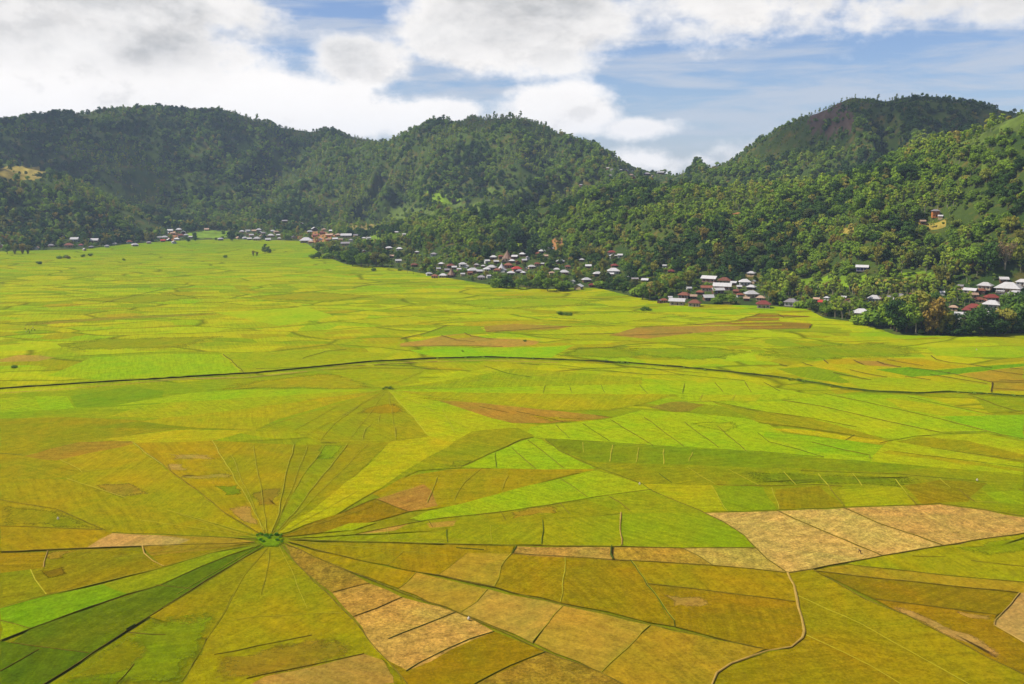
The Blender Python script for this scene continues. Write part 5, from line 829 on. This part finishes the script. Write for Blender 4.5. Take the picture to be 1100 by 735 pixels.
# trees the photograph shows one by one: (x, foot y, height in pixels, kind)
PLACED = [(946, 352, 17, 'shrub'), (957, 354, 28, 'broadleaf'), (963, 357, 33, 'dense'), (973, 358, 30, 'broadleaf'), (984, 359, 40, 'slender'), (990, 356, 36, 'broadleaf'), (1000, 360, 34, 'bamboo'), (1010, 360, 42, 'bamboo'), (1018, 360, 36, 'bamboo'), (1024, 361, 22, 'dense'), (1034, 360, 30, 'dense'), (1043, 360, 31, 'dense'), (1052, 361, 30, 'dense'), (1060, 360, 27, 'dense'), (1069, 360, 28, 'dense'), (1078, 359, 31, 'broadleaf'), (1087, 358, 34, 'dense'), (1095, 358, 30, 'dense'), (1104, 358, 33, 'broadleaf'),
 (937, 349, 20, 'broadleaf'), (928, 349, 14, 'shrub'), (948, 346, 28, 'slender'), (966, 347, 34, 'broadleaf'), (915, 346, 18, 'slender'), (905, 343, 22, 'slender'), (912, 340, 26, 'slender'), (897, 342, 20, 'slender'), (888, 340, 17, 'broadleaf'), (876, 336, 18, 'dense'), (884, 335, 14, 'palm'), (900, 332, 17, 'palm'), (918, 333, 24, 'slender'), (869, 333, 12, 'broadleaf'), (943, 338, 26, 'broadleaf'), (952, 338, 22, 'dense'), (958, 335, 18, 'broadleaf'), (976, 340, 30, 'dense'), (988, 340, 30, 'broadleaf'), (1000, 341, 26, 'dense'), (1012, 340, 26, 'broadleaf'), (1018, 332, 22, 'slender'), (1036, 325, 14, 'broadleaf'), (1022, 318, 20, 'slender'), (1004, 324, 18, 'broadleaf'), (998, 314, 14, 'broadleaf'), (1085, 338, 24, 'broadleaf'), (1096, 340, 26, 'dense'), (1079, 330, 18, 'broadleaf'),
 (1079, 292, 29, 'dry'), (1062, 292, 26, 'dense'), (1045, 293, 24, 'broadleaf'), (1030, 292, 20, 'broadleaf'), (1095, 288, 24, 'broadleaf'), (1015, 292, 24, 'slender'), (995, 286, 20, 'dense'), (978, 284, 22, 'slender'),
 (536, 309, 10, 'shrub'), (543, 310, 14, 'dense'), (550, 310, 13, 'dense'), (557, 311, 11, 'broadleaf'), (566, 310, 12, 'broadleaf'), (576, 310, 14, 'broadleaf'), (588, 313, 14, 'broadleaf'), (598, 313, 13, 'broadleaf'), (606, 312, 10, 'shrub'), (645, 310, 8, 'shrub'), (655, 310, 11, 'dense'), (664, 311, 13, 'dense'), (673, 312, 13, 'dense'), (681, 312, 12, 'dense'), (690, 322, 18, 'broadleaf'), (698, 323, 20, 'slender'), (704, 320, 18, 'slender'), (684, 318, 10, 'shrub'), (692, 318, 14, 'broadleaf'), (776, 326, 9, 'broadleaf'), (785, 327, 10, 'broadleaf'), (770, 326, 8, 'shrub'), (830, 328, 10, 'dense'), (838, 329, 11, 'broadleaf'), (860, 331, 9, 'shrub'),
 (337, 278, 5, 'shrub'), (343, 278, 7, 'dense'), (350, 278, 6, 'shrub'), (357, 278, 7, 'broadleaf'), (364, 279, 8, 'broadleaf'), (372, 284, 14, 'broadleaf'), (379, 286, 16, 'dense'), (388, 287, 15, 'broadleaf'), (396, 287, 14, 'broadleaf'), (404, 287, 16, 'dense'), (411, 287, 14, 'broadleaf'), (284.5, 271.5, 8, 'dense'), (289, 272, 6, 'dense'), (272, 275, 5, 'bamboo'), (276, 275, 4, 'bamboo'), (242, 277, 2.5, 'shrub'), (401, 291, 3, 'shrub'), (430, 291, 3, 'shrub'), (438, 294, 8, 'palm'), (444, 295, 9, 'palm'), (452, 294, 7, 'palm'), (602, 338.5, 4, 'shrub'), (608.5, 339, 3.5, 'shrub'), (612, 339, 3.5, 'shrub'), (690, 334, 3, 'shrub'), (694, 333.5, 4, 'shrub'), (698, 334, 2.5, 'shrub'), (15, 396, 3, 'shrub'), (497, 378, 1.6, 'shrub'), (564, 367, 2, 'shrub'),
 (8, 273, 9, 'broadleaf'), (16, 273, 9, 'bamboo'), (24, 273, 9, 'bamboo'), (30, 273, 8, 'bamboo'), (64, 278, 3, 'shrub'), (73, 278, 3, 'shrub'), (42, 284, 3, 'shrub'), (89, 276, 2.5, 'shrub'), (97, 275, 2.5, 'shrub'), (133, 280, 2, 'shrub'), (70, 277.5, 3, 'shrub'), (232, 258.5, 7, 'dense'), (248, 259, 10, 'dense'), (202, 260, 7, 'dense'), (210, 259, 7, 'dense')]
PL = []
for (px_, py_, hp, kd) in PLACED:
    g = pix_hit(px_, py_); D = math.hypot(g[0], g[1]); hw = hp * 0.38
    for (x0, y0, x1, y1, Dh, hx, hy, Wd) in HB:      # crowns stay below the roofs seen above them
        if px_ + hw > x0 and px_ - hw < x1 and D < Dh + 3 and py_ - hp < y1 - 0.3 * (y1 - y0) and py_ > y0: hp = max(3.0, min(hp, py_ - (y0 + 0.62 * (y1 - y0))))
    s = hp * D / F / HGT[kd]; PL.append((g[0], g[1], g[2], kd, s))
for (px_, py_, hp) in ([(412, 419, 2.2), (415, 418, 2.8), (419, 418.3, 3.0), (422, 419, 2.0), (573, 386.5, 2.5), (651, 389.5, 3), (656, 390, 2.2), (665, 390.5, 2.6), (669, 391, 3), (674, 391.5, 2.2), (470, 386.5, 1.8), (500, 385.5, 1.8), (519, 385, 2.2), (545, 385.7, 1.6), (600, 387.5, 1.6), (715, 394.5, 1.8), (735, 396, 2), (757, 398.5, 2), (838, 407, 2), (848, 409, 2.6), (857, 409.5, 3), (863, 411, 2.2), (893, 416.5, 2.2), (902, 417, 2.4), (927, 420, 2.2), (1029, 423, 2), (1042, 423.5, 2.6), (1047, 424, 2.6), (1053, 424, 2.4), (1060, 424.5, 2.2), (1066, 424.8, 2), (1076, 425.5, 2), (1089, 426.5, 2.6), (1096, 427, 2)]):
    g = pix_ground(px_, py_); D = math.hypot(*g); PL.append((g[0], g[1], ZB, 'shrub', 0.8 * hp * D / F / HGT['shrub']))
HUB = [(277, 576.5, 3), (281, 575.8, 4), (286, 577, 3.6), (291, 576.8, 3.4), (297, 576.4, 4.2), (302, 576.2, 3), (289, 579.5, 3.2), (280, 581.6, 3), (283, 583.3, 3), (298, 581.8, 3.4), (303, 583.6, 2.6), (301, 578.6, 2.6)]
for (px_, py_, hp) in HUB:
    g = pix_ground(px_, py_); D = math.hypot(*g); PL.append((g[0], g[1], ZB - 0.1, 'tuft', 0.8 * hp * D / F / HGT['shrub']))
nP = len(PL)
# which of the scattered trees show largest: a coarse painter's pass from near to far
D = np.hypot(X, Y); ppx, ppy, _ = project(np.stack([X, Y, Z], -1)); hp = np.array([HGT[k] for k in kinds]) * scl * F / D; wp = np.array([WID[k] for k in kinds]) * scl * F / D * 0.42
grid = np.full((735, 1100), np.inf)
placed_boxes = []
for (x_, y_, z_, kd, s) in PL:
    kk = 'shrub' if kd == 'tuft' else kd; q = project((x_, y_, z_)); Dq = math.hypot(x_, y_); placed_boxes.append((q[0], q[1], HGT[kk] * s * F / Dq, WID[kk] * s * F / Dq * 0.42, Dq))
order = np.argsort(D); vis = np.zeros(len(X))
occ = np.zeros((735, 1100), bool); pb = sorted(placed_boxes, key=lambda b: b[4]); j = 0
for i in order:
    while j < len(pb) and pb[j][4] < D[i]:
        b = pb[j]; x0, x1, y0, y1 = int(b[0] - b[3] * .8), int(b[0] + b[3] * .8) + 1, int(b[1] - b[2] * .9), int(b[1]) + 1; occ[max(0, y0):max(0, y1), max(0, x0):max(0, x1)] = True; j += 1
    x0, x1, y0, y1 = int(ppx[i] - wp[i] * .7), int(ppx[i] + wp[i] * .7) + 1, int(ppy[i] - hp[i] * .9), int(ppy[i]) + 1
    x0, x1, y0, y1 = max(0, x0), min(1100, x1), max(0, y0), min(735, y1)
    if x1 <= x0 or y1 <= y0: continue
    w_ = occ[y0:y1, x0:x1]; vis[i] = (~w_).sum() if (~w_).mean() > 0.3 else 0; w_[:] = True
NIND = 300
isin = np.zeros(len(X), bool)
tree_left = NIND - sum(1 for p in PL if p[3] not in ('shrub', 'tuft'))
cand = np.argsort(-vis * (kinds != 'shrub')); isin[cand[:tree_left]] = True

def zone(px, py, D):
    if py < 240: return 'on the upper right slope'
    if px > 945 and py > 335: return 'in the dark belt by the rice at right'
    if px > 990: return 'behind the far right village roofs'
    if px > 860 and py > 318: return 'behind the right-hand tree belt'
    if px > 860: return 'above the green paddock at right'
    if px > 735: return 'behind the brown terrace village'
    if px > 575: return 'among hillside houses right of centre'
    if px > 410: return 'around the thatched central village'
    if px > 325: return 'on the wooded tongue left of centre'
    return 'at the left edge of the plain'
ADJ = {'broadleaf': 'spreading broadleaf tree', 'dense': 'dark dense tree', 'slender': 'slender light green tree', 'bamboo': 'arching yellowish bamboo clump', 'palm': 'palm with a tuft of fronds', 'dry': 'bare pale pinkish brown tree with upright twigs beside the largest white roof', 'shrub': 'low green shrub'}
CAT = {'broadleaf': 'tree', 'dense': 'tree', 'slender': 'tree', 'bamboo': 'bamboo', 'palm': 'palm tree', 'dry': 'tree', 'shrub': 'shrub'}
M_TUFT = leaf_mat('grass_tuft_blades', (60, 120, 10), (120, 170, 20))
tuft_me = []
for s in range(3):
    T, C, K = make_tree('shrub', 20 + s, 0); tuft_me.append((quadmesh('tuft_stem', T, [M_BARK]), quadmesh('tuft_blades', C, [M_TUFT], None, K)))
def plant(x, y, z, kd, s):
    if kd == 'tuft':
        tm, cm = random.choice(tuft_me); nm = 'grass_clump'; pn = ('stems', 'blades')
    else:
        tm, cm = random.choice(NEAR[kd]); nm = KN[kd]; pn = ('trunk', 'crown') if kd not in ('bamboo', 'shrub', 'palm') else {'bamboo': ('canes', 'leaves'), 'shrub': ('stem', 'leaves'), 'palm': ('trunk', 'fronds')}[kd]
    r = bpy.data.objects.new(nm, None); COL.objects.link(r); r.location = (x, y, z); r.rotation_euler[2] = random.uniform(0, 6.28)
    sx = s * random.uniform(0.92, 1.1) if kd != 'shrub' else s * 1.25; r.scale = (sx, sx, s)
    for nm_, me in zip(pn, (tm, cm)): link(nm_, me, r)
    return r
def label_tree(r, kd, px, py, D, hpx):
    if kd == 'tuft': return tag(r, 'low bright green grass clump at the hub of the near radiating fields', 'grass', 'grass clumps on the near hub')
    if kd == 'shrub':
        if py > 380:
            if 405 < px < 430: L = 'small dark shrub on the farther hub of radiating fields'
            elif px < 30: L = 'single small shrub in the rice at the left edge'
            elif px > 1020: L = 'small dark shrub in the row on the ditch bank at far right'
            elif px > 825: L = 'small dark shrub on the curving ditch bank right of centre'
            else: L = 'small dark shrub on the straight ditch bank across the plain'
        elif 595 < px < 615 and py > 330: L = 'small dark shrub of the trio alone in the middle rice'
        elif 685 < px < 700 and py > 330: L = 'small bush of the trio in the rice below the village'
        elif py < 300 and px < 300: L = 'small dark shrub out on the far left rice'
        else: return LIKE.append((px, 'low green shrub', zone(px, py, D), 'shrub', r))
        for tail in (' on the', ' in the', ' of the', ' out on', ' alone', ' below'):
            if tail in L: cut = L.index(tail); break
        return LIKE.append((px, L[:cut], L[cut + 1:], 'shrub', r))
    if kd == 'dry': return tag(r, ADJ['dry'], 'tree')
    if px < 300 and 265 < py < 276 and px > 260: return LIKE.append((px, 'dark small tree' if kd == 'dense' else 'brownish bush', 'in the far rice before the plain head', CAT[kd], r))
    LIKE.append((px, ('big ' if hpx > 24 else ('small ' if hpx < 11 else '')) + ADJ[kd], zone(px, py, D), CAT[kd], r))
LIKE = []
for (x_, y_, z_, kd, s) in PL:
    r = plant(x_, y_, z_, kd, s); q = project((x_, y_, z_)); Dq = math.hypot(x_, y_); label_tree(r, kd, q[0], q[1], Dq, HGT['shrub' if kd == 'tuft' else kd] * s * F / Dq)
for i in np.nonzero(isin)[0]:
    r = plant(X[i], Y[i], Z[i], str(kinds[i]), float(scl[i])); label_tree(r, str(kinds[i]), ppx[i], ppy[i], D[i], hp[i])

like = {}
for q in LIKE: like.setdefault((q[1], q[2]), []).append(q)
for (what, where), qs in like.items():
    qs.sort(key=lambda q: q[0]); nq = len(qs)
    for k, q in enumerate(qs):
        if nq == 1: L = what + ' ' + where
        elif k == 0: L = 'leftmost ' + what + ' ' + where
        elif k == nq - 1: L = 'rightmost ' + what + ' ' + where
        else: L = ORD[k] + ' ' + what + ' from left ' + where
        wd_ = what.split(' with ')[0]
        tag(q[4], L, q[3], (wd_ + ('es' if wd_.endswith('bush') else 's') + ' ' + where) if nq > 1 else None)

# the rest of the woods as one mass
rest = ~isin; m_ = int(rest.sum()); fid = np.array([random.choice(FARID[str(k)]) for k in kinds[rest]], np.int32)
me = bpy.data.meshes.new('hillside_woods'); me.vertices.add(m_); me.vertices.foreach_set('co', np.stack([X[rest], Y[rest], Z[rest]], -1).astype(np.float32).reshape(-1))
for nm_, ty, val in (('vid', 'INT', fid), ('rot', 'FLOAT', RNG.uniform(0, 6.28, m_).astype(np.float32)), ('scl', 'FLOAT', scl[rest].astype(np.float32))):
    at = me.attributes.new(nm_, ty, 'POINT'); at.data.foreach_set('value', val)
wood = link('hillside_woods', me); wood['kind'] = 'stuff'
ng = bpy.data.node_groups.new('woods', 'GeometryNodeTree'); ng.interface.new_socket('Geometry', in_out='INPUT', socket_type='NodeSocketGeometry'); ng.interface.new_socket('Geometry', in_out='OUTPUT', socket_type='NodeSocketGeometry')
gi, go = ng.nodes.new('NodeGroupInput'), ng.nodes.new('NodeGroupOutput'); ci = ng.nodes.new('GeometryNodeCollectionInfo'); ci.inputs['Collection'].default_value = protos; ci.inputs['Separate Children'].default_value = True; ci.inputs['Reset Children'].default_value = True
ip = ng.nodes.new('GeometryNodeInstanceOnPoints'); ip.inputs['Pick Instance'].default_value = True
def attr(nm, ty):
    a = ng.nodes.new('GeometryNodeInputNamedAttribute'); a.data_type = ty; a.inputs['Name'].default_value = nm; return a.outputs['Attribute']
cx = ng.nodes.new('ShaderNodeCombineXYZ'); L_ = ng.links
L_.new(gi.outputs[0], ip.inputs['Points']); L_.new(ci.outputs[0], ip.inputs['Instance']); L_.new(attr('vid', 'INT'), ip.inputs['Instance Index']); L_.new(attr('rot', 'FLOAT'), cx.inputs[2]); L_.new(cx.outputs[0], ip.inputs['Rotation']); L_.new(attr('scl', 'FLOAT'), ip.inputs['Scale']); L_.new(ip.outputs[0], go.inputs[0])
mod = wood.modifiers.new('woods', 'NODES'); mod.node_group = ng
print('WOODS', m_, 'individual', int(isin.sum()) + nP)

# ------------------------------------------------------------------ people and small things in the rice
def figure(name, joints, edges, rad, mat, parent):
    me = bpy.data.meshes.new(name); me.from_pydata(joints, edges, []); me.materials.append(mat); o = link(name, me, parent)
    sk = o.modifiers.new('skin', 'SKIN'); ss = o.modifiers.new('sub', 'SUBSURF'); ss.levels = ss.render_levels = 1
    for i, r_ in enumerate(rad): me.skin_vertices[0].data[i].radius = (r_, r_)
    me.skin_vertices[0].data[0].use_root = True
    return o
M_SKIN = simple('skin', (120, 82, 60)); M_RED = simple('dark_red_cloth', (118, 34, 36)); M_WHT = simple('white_cloth', (246, 240, 232)); M_DRK = simple('dark_cloth', (44, 40, 48)); M_HAT = simple('straw_hat', (214, 184, 120)); M_SACK = simple('sack_cloth', (244, 232, 210))
def hat(parent, loc, r_=0.24):
    n_ = 12; v = [(loc[0] + q * r_ * math.cos(6.283 * j / n_), loc[1] + q * r_ * math.sin(6.283 * j / n_), loc[2] + z) for q, z in ((1, 0), (0.55, 0.07), (0.45, 0.15), (0.1, 0.2)) for j in range(n_)]
    f = [(k * n_ + j, k * n_ + (j + 1) % n_, (k + 1) * n_ + (j + 1) % n_, (k + 1) * n_ + j) for k in range(3) for j in range(n_)] + [tuple(3 * n_ + j for j in range(n_)), tuple(range(n_))[::-1]]
    return link('hat', mesh('straw_hat', v, f, [M_HAT]), parent)
def person(loc, yaw, bend, top, label, group=None):
    r = bpy.data.objects.new('person', None); COL.objects.link(r); r.location = loc; r.rotation_euler[2] = yaw
    c, s = math.cos(bend), math.sin(bend)
    def tp(f_, x): return (x, s * f_, 0.88 + c * f_)   # a point up the spine, bent forward
    sh = 0.52; hd = tp(0.62, 0); hand_z = 0.35 if bend > 0.6 else 0.78
    J = [(0, 0, 0.9), tp(0.28, 0), tp(sh, 0), tp(0.60, 0), tp(0.70, 0), tp(0.80, 0), (0.10, 0, 0.84), (0.12, 0.05, 0.47), (0.12, 0.0, 0.07), (0.12, 0.12, 0.03), (-0.10, 0, 0.84), (-0.12, -0.04, 0.47), (-0.12, -0.12, 0.07), (-0.12, 0.02, 0.03)]
    for sg in (1, -1):
        S_ = tp(sh - 0.04, sg * 0.19); J += [S_, (sg * 0.25, S_[1] + 0.05, (S_[2] + hand_z) / 2 + 0.04), (sg * 0.22, S_[1] + 0.20, hand_z), (sg * 0.21, S_[1] + 0.26, hand_z - 0.06)]
    E_ = [(0, 1), (1, 2), (2, 3), (3, 4), (4, 5), (0, 6), (6, 7), (7, 8), (8, 9), (0, 10), (10, 11), (11, 12), (12, 13), (2, 14), (14, 15), (15, 16), (16, 17), (2, 18), (18, 19), (19, 20), (20, 21)]
    Rr = [0.13, 0.125, 0.13, 0.055, 0.095, 0.085, 0.095, 0.062, 0.045, 0.035, 0.095, 0.062, 0.045, 0.035, 0.06, 0.045, 0.035, 0.03, 0.06, 0.045, 0.035, 0.03]
    figure('body', J, E_, Rr, M_SKIN, r)
    figure('shirt', [tp(0.02, 0), tp(0.28, 0), tp(sh, 0), tp(sh - .04, .19), (0.25, tp(sh - .04, .19)[1] + 0.05, (tp(sh - .04, .19)[2] + hand_z) / 2 + 0.04), tp(sh - .04, -.19), (-0.25, tp(sh - .04, -.19)[1] + 0.05, (tp(sh - .04, .19)[2] + hand_z) / 2 + 0.04)], [(0, 1), (1, 2), (2, 3), (3, 4), (2, 5), (5, 6)], [0.16, 0.15, 0.155, 0.085, 0.065, 0.085, 0.065], top, r)
    figure('trousers', [(0, 0, 0.9), (0.10, 0, 0.82), (0.12, 0.05, 0.47), (0.12, 0, 0.2), (-0.10, 0, 0.82), (-0.12, -0.04, 0.47), (-0.12, -0.1, 0.2)], [(0, 1), (1, 2), (2, 3), (0, 4), (4, 5), (5, 6)], [0.15, 0.115, 0.085, 0.07, 0.115, 0.085, 0.07], M_DRK, r)
    hat(r, (0, tp(0.84, 0)[1], tp(0.80, 0)[2] + 0.02)); tag(r, label, 'person', group); return r
def on_field(px, py): g = pix_ground(px, py, ZB); return (g[0], g[1], ZB - 0.02)
person(on_field(924.5, 595), 1.2, 1.15, M_RED, 'person in a dark red top bending over the tan harvested field')
PPL = [((27, 354), M_HAT, 'pale yellow shirt at the left of the harvesters'), ((29, 357.5), M_WHT, 'white shirt lowest left among the harvesters'), ((31, 355.5), M_DRK, 'dark shirt left of centre among the harvesters'), ((31.5, 358), M_DRK, 'dark shirt lowest of the harvesters'), ((34, 356), M_DRK, 'dark shirt in the middle of the harvesters'), ((35.5, 353.5), M_WHT, 'white shirt farthest back among the harvesters'), ((37.5, 356), M_RED, 'red brown shirt at the right of the harvesters')]
for (q, mt, lb) in PPL: person(on_field(*q), random.uniform(0, 6.28), random.choice((0.2, 0.9, 1.0)), mt, 'person in ' + lb, 'harvesters in the left rice field')
def sack(px, py, label):
    r_ = 0.32; n_ = 10; v, f = [], []
    prof = [(0.05, 0.02), (0.85, 0.0), (1.0, 0.22), (0.9, 0.48), (0.45, 0.62), (0.22, 0.70), (0.32, 0.80)]
    for (q, z) in prof:
        for j in range(n_): a = 6.283 * j / n_; v.append((q * r_ * math.cos(a) * (1 + 0.12 * math.sin(3 * a + z * 5)), q * r_ * math.sin(a), z))
    for k in range(len(prof) - 1):
        for j in range(n_): f.append((k * n_ + j, k * n_ + (j + 1) % n_, (k + 1) * n_ + (j + 1) % n_, (k + 1) * n_ + j))
    f += [tuple(range(n_))[::-1], tuple((len(prof) - 1) * n_ + j for j in range(n_))]
    x, y, z = on_field(px, py); o = link('sack', mesh('sack', v, f, [M_SACK], smooth=True), None, (x, y, z + 0.2)); tag(o, label, 'sack')
sack(503.5, 666.5, 'white sack on the dark bund of the lower middle stubble plots'); sack(687, 521, 'small white sack at a corner of lime plots below the dark green band'); sack(1049.5, 517, 'small white sack in the dull green plots at right'); sack(62.5, 558.5, 'small white sack in the olive rice at left'); sack(1049, 376.5, 'pale sack in the light green field at far right')

# ------------------------------------------------------------------ cumulus overhead (above the frame); its shadow lies on the far slopes
M_CLOUD, t, b, o = material('cloud_vapour'); t.n.remove(b)
pv = t.new('ShaderNodeVolumePrincipled'); pv.inputs['Color'].default_value = (1, 1, 1, 1); pv.inputs['Density'].default_value = 0.0075; t.l.new(pv.outputs[0], o.inputs['Volume'])
def cloud(cx, cy, cz, rx, ry, seed):
    rng = np.random.default_rng(seed); nu, nv2 = 56, 24; v, f = [], []
    for i in range(nv2 + 1):
        th = math.pi * i / nv2
        for j in range(nu):
            ph = 2 * math.pi * j / nu; r_ = 0.62 + 0.75 * fbm(3 * math.cos(ph) * math.sin(th) + 9 + seed, 3 * math.sin(ph) * math.sin(th) + 5 + 2 * math.cos(th), 4, seed)
            v.append((rx * r_ * math.sin(th) * math.cos(ph), ry * r_ * math.sin(th) * math.sin(ph), (90 if th < math.pi / 2 else 25) * r_ * math.cos(th)))
    for i in range(nv2):
        for j in range(nu): f.append((i * nu + j, (i + 1) * nu + j, (i + 1) * nu + (j + 1) % nu, i * nu + (j + 1) % nu))
    o = structure(link('cloud', mesh('cloud', v, f, [M_CLOUD], smooth=True), None, (cx, cy, cz))); return o
def cloud_over(px, D, z, rx, ry, seed, H0=1100.0):
    az_, _ = pix_azel(px, 192); x, y = D * math.sin(az_), D * math.cos(az_); k = (H0 - z) / sdir[2]
    return cloud(x + sdir[0] * k, y + sdir[1] * k, H0, rx, ry, seed)
cloud_over(250, 2560, 260, 330, 130, 3); cloud_over(560, 2150, 200, 260, 140, 5); cloud_over(965, 1720, 190, 240, 150, 8).scale = (1, 1, 1.5); cloud_over(60, 2350, 200, 260, 150, 11)

# ------------------------------------------------------------------ the air
HAZE_TOP, HAZE_D = 420.0, 0.000066
m, t, b, o = material('haze'); t.n.remove(b)
pv = t.new('ShaderNodeVolumePrincipled'); pv.inputs['Color'].default_value = (0.60, 0.76, 1.0, 1); pv.inputs['Density'].default_value = HAZE_D; pv.inputs['Anisotropy'].default_value = 0.1
t.l.new(pv.outputs[0], o.inputs['Volume'])
V, Fc = boxf((0, 2500, (HAZE_TOP - 1.0) / 2 - 0.0), (9000, 8200, HAZE_TOP + 1.0))
hz = link('haze', mesh('haze', V, Fc, [m])); hz['kind'] = 'stuff'
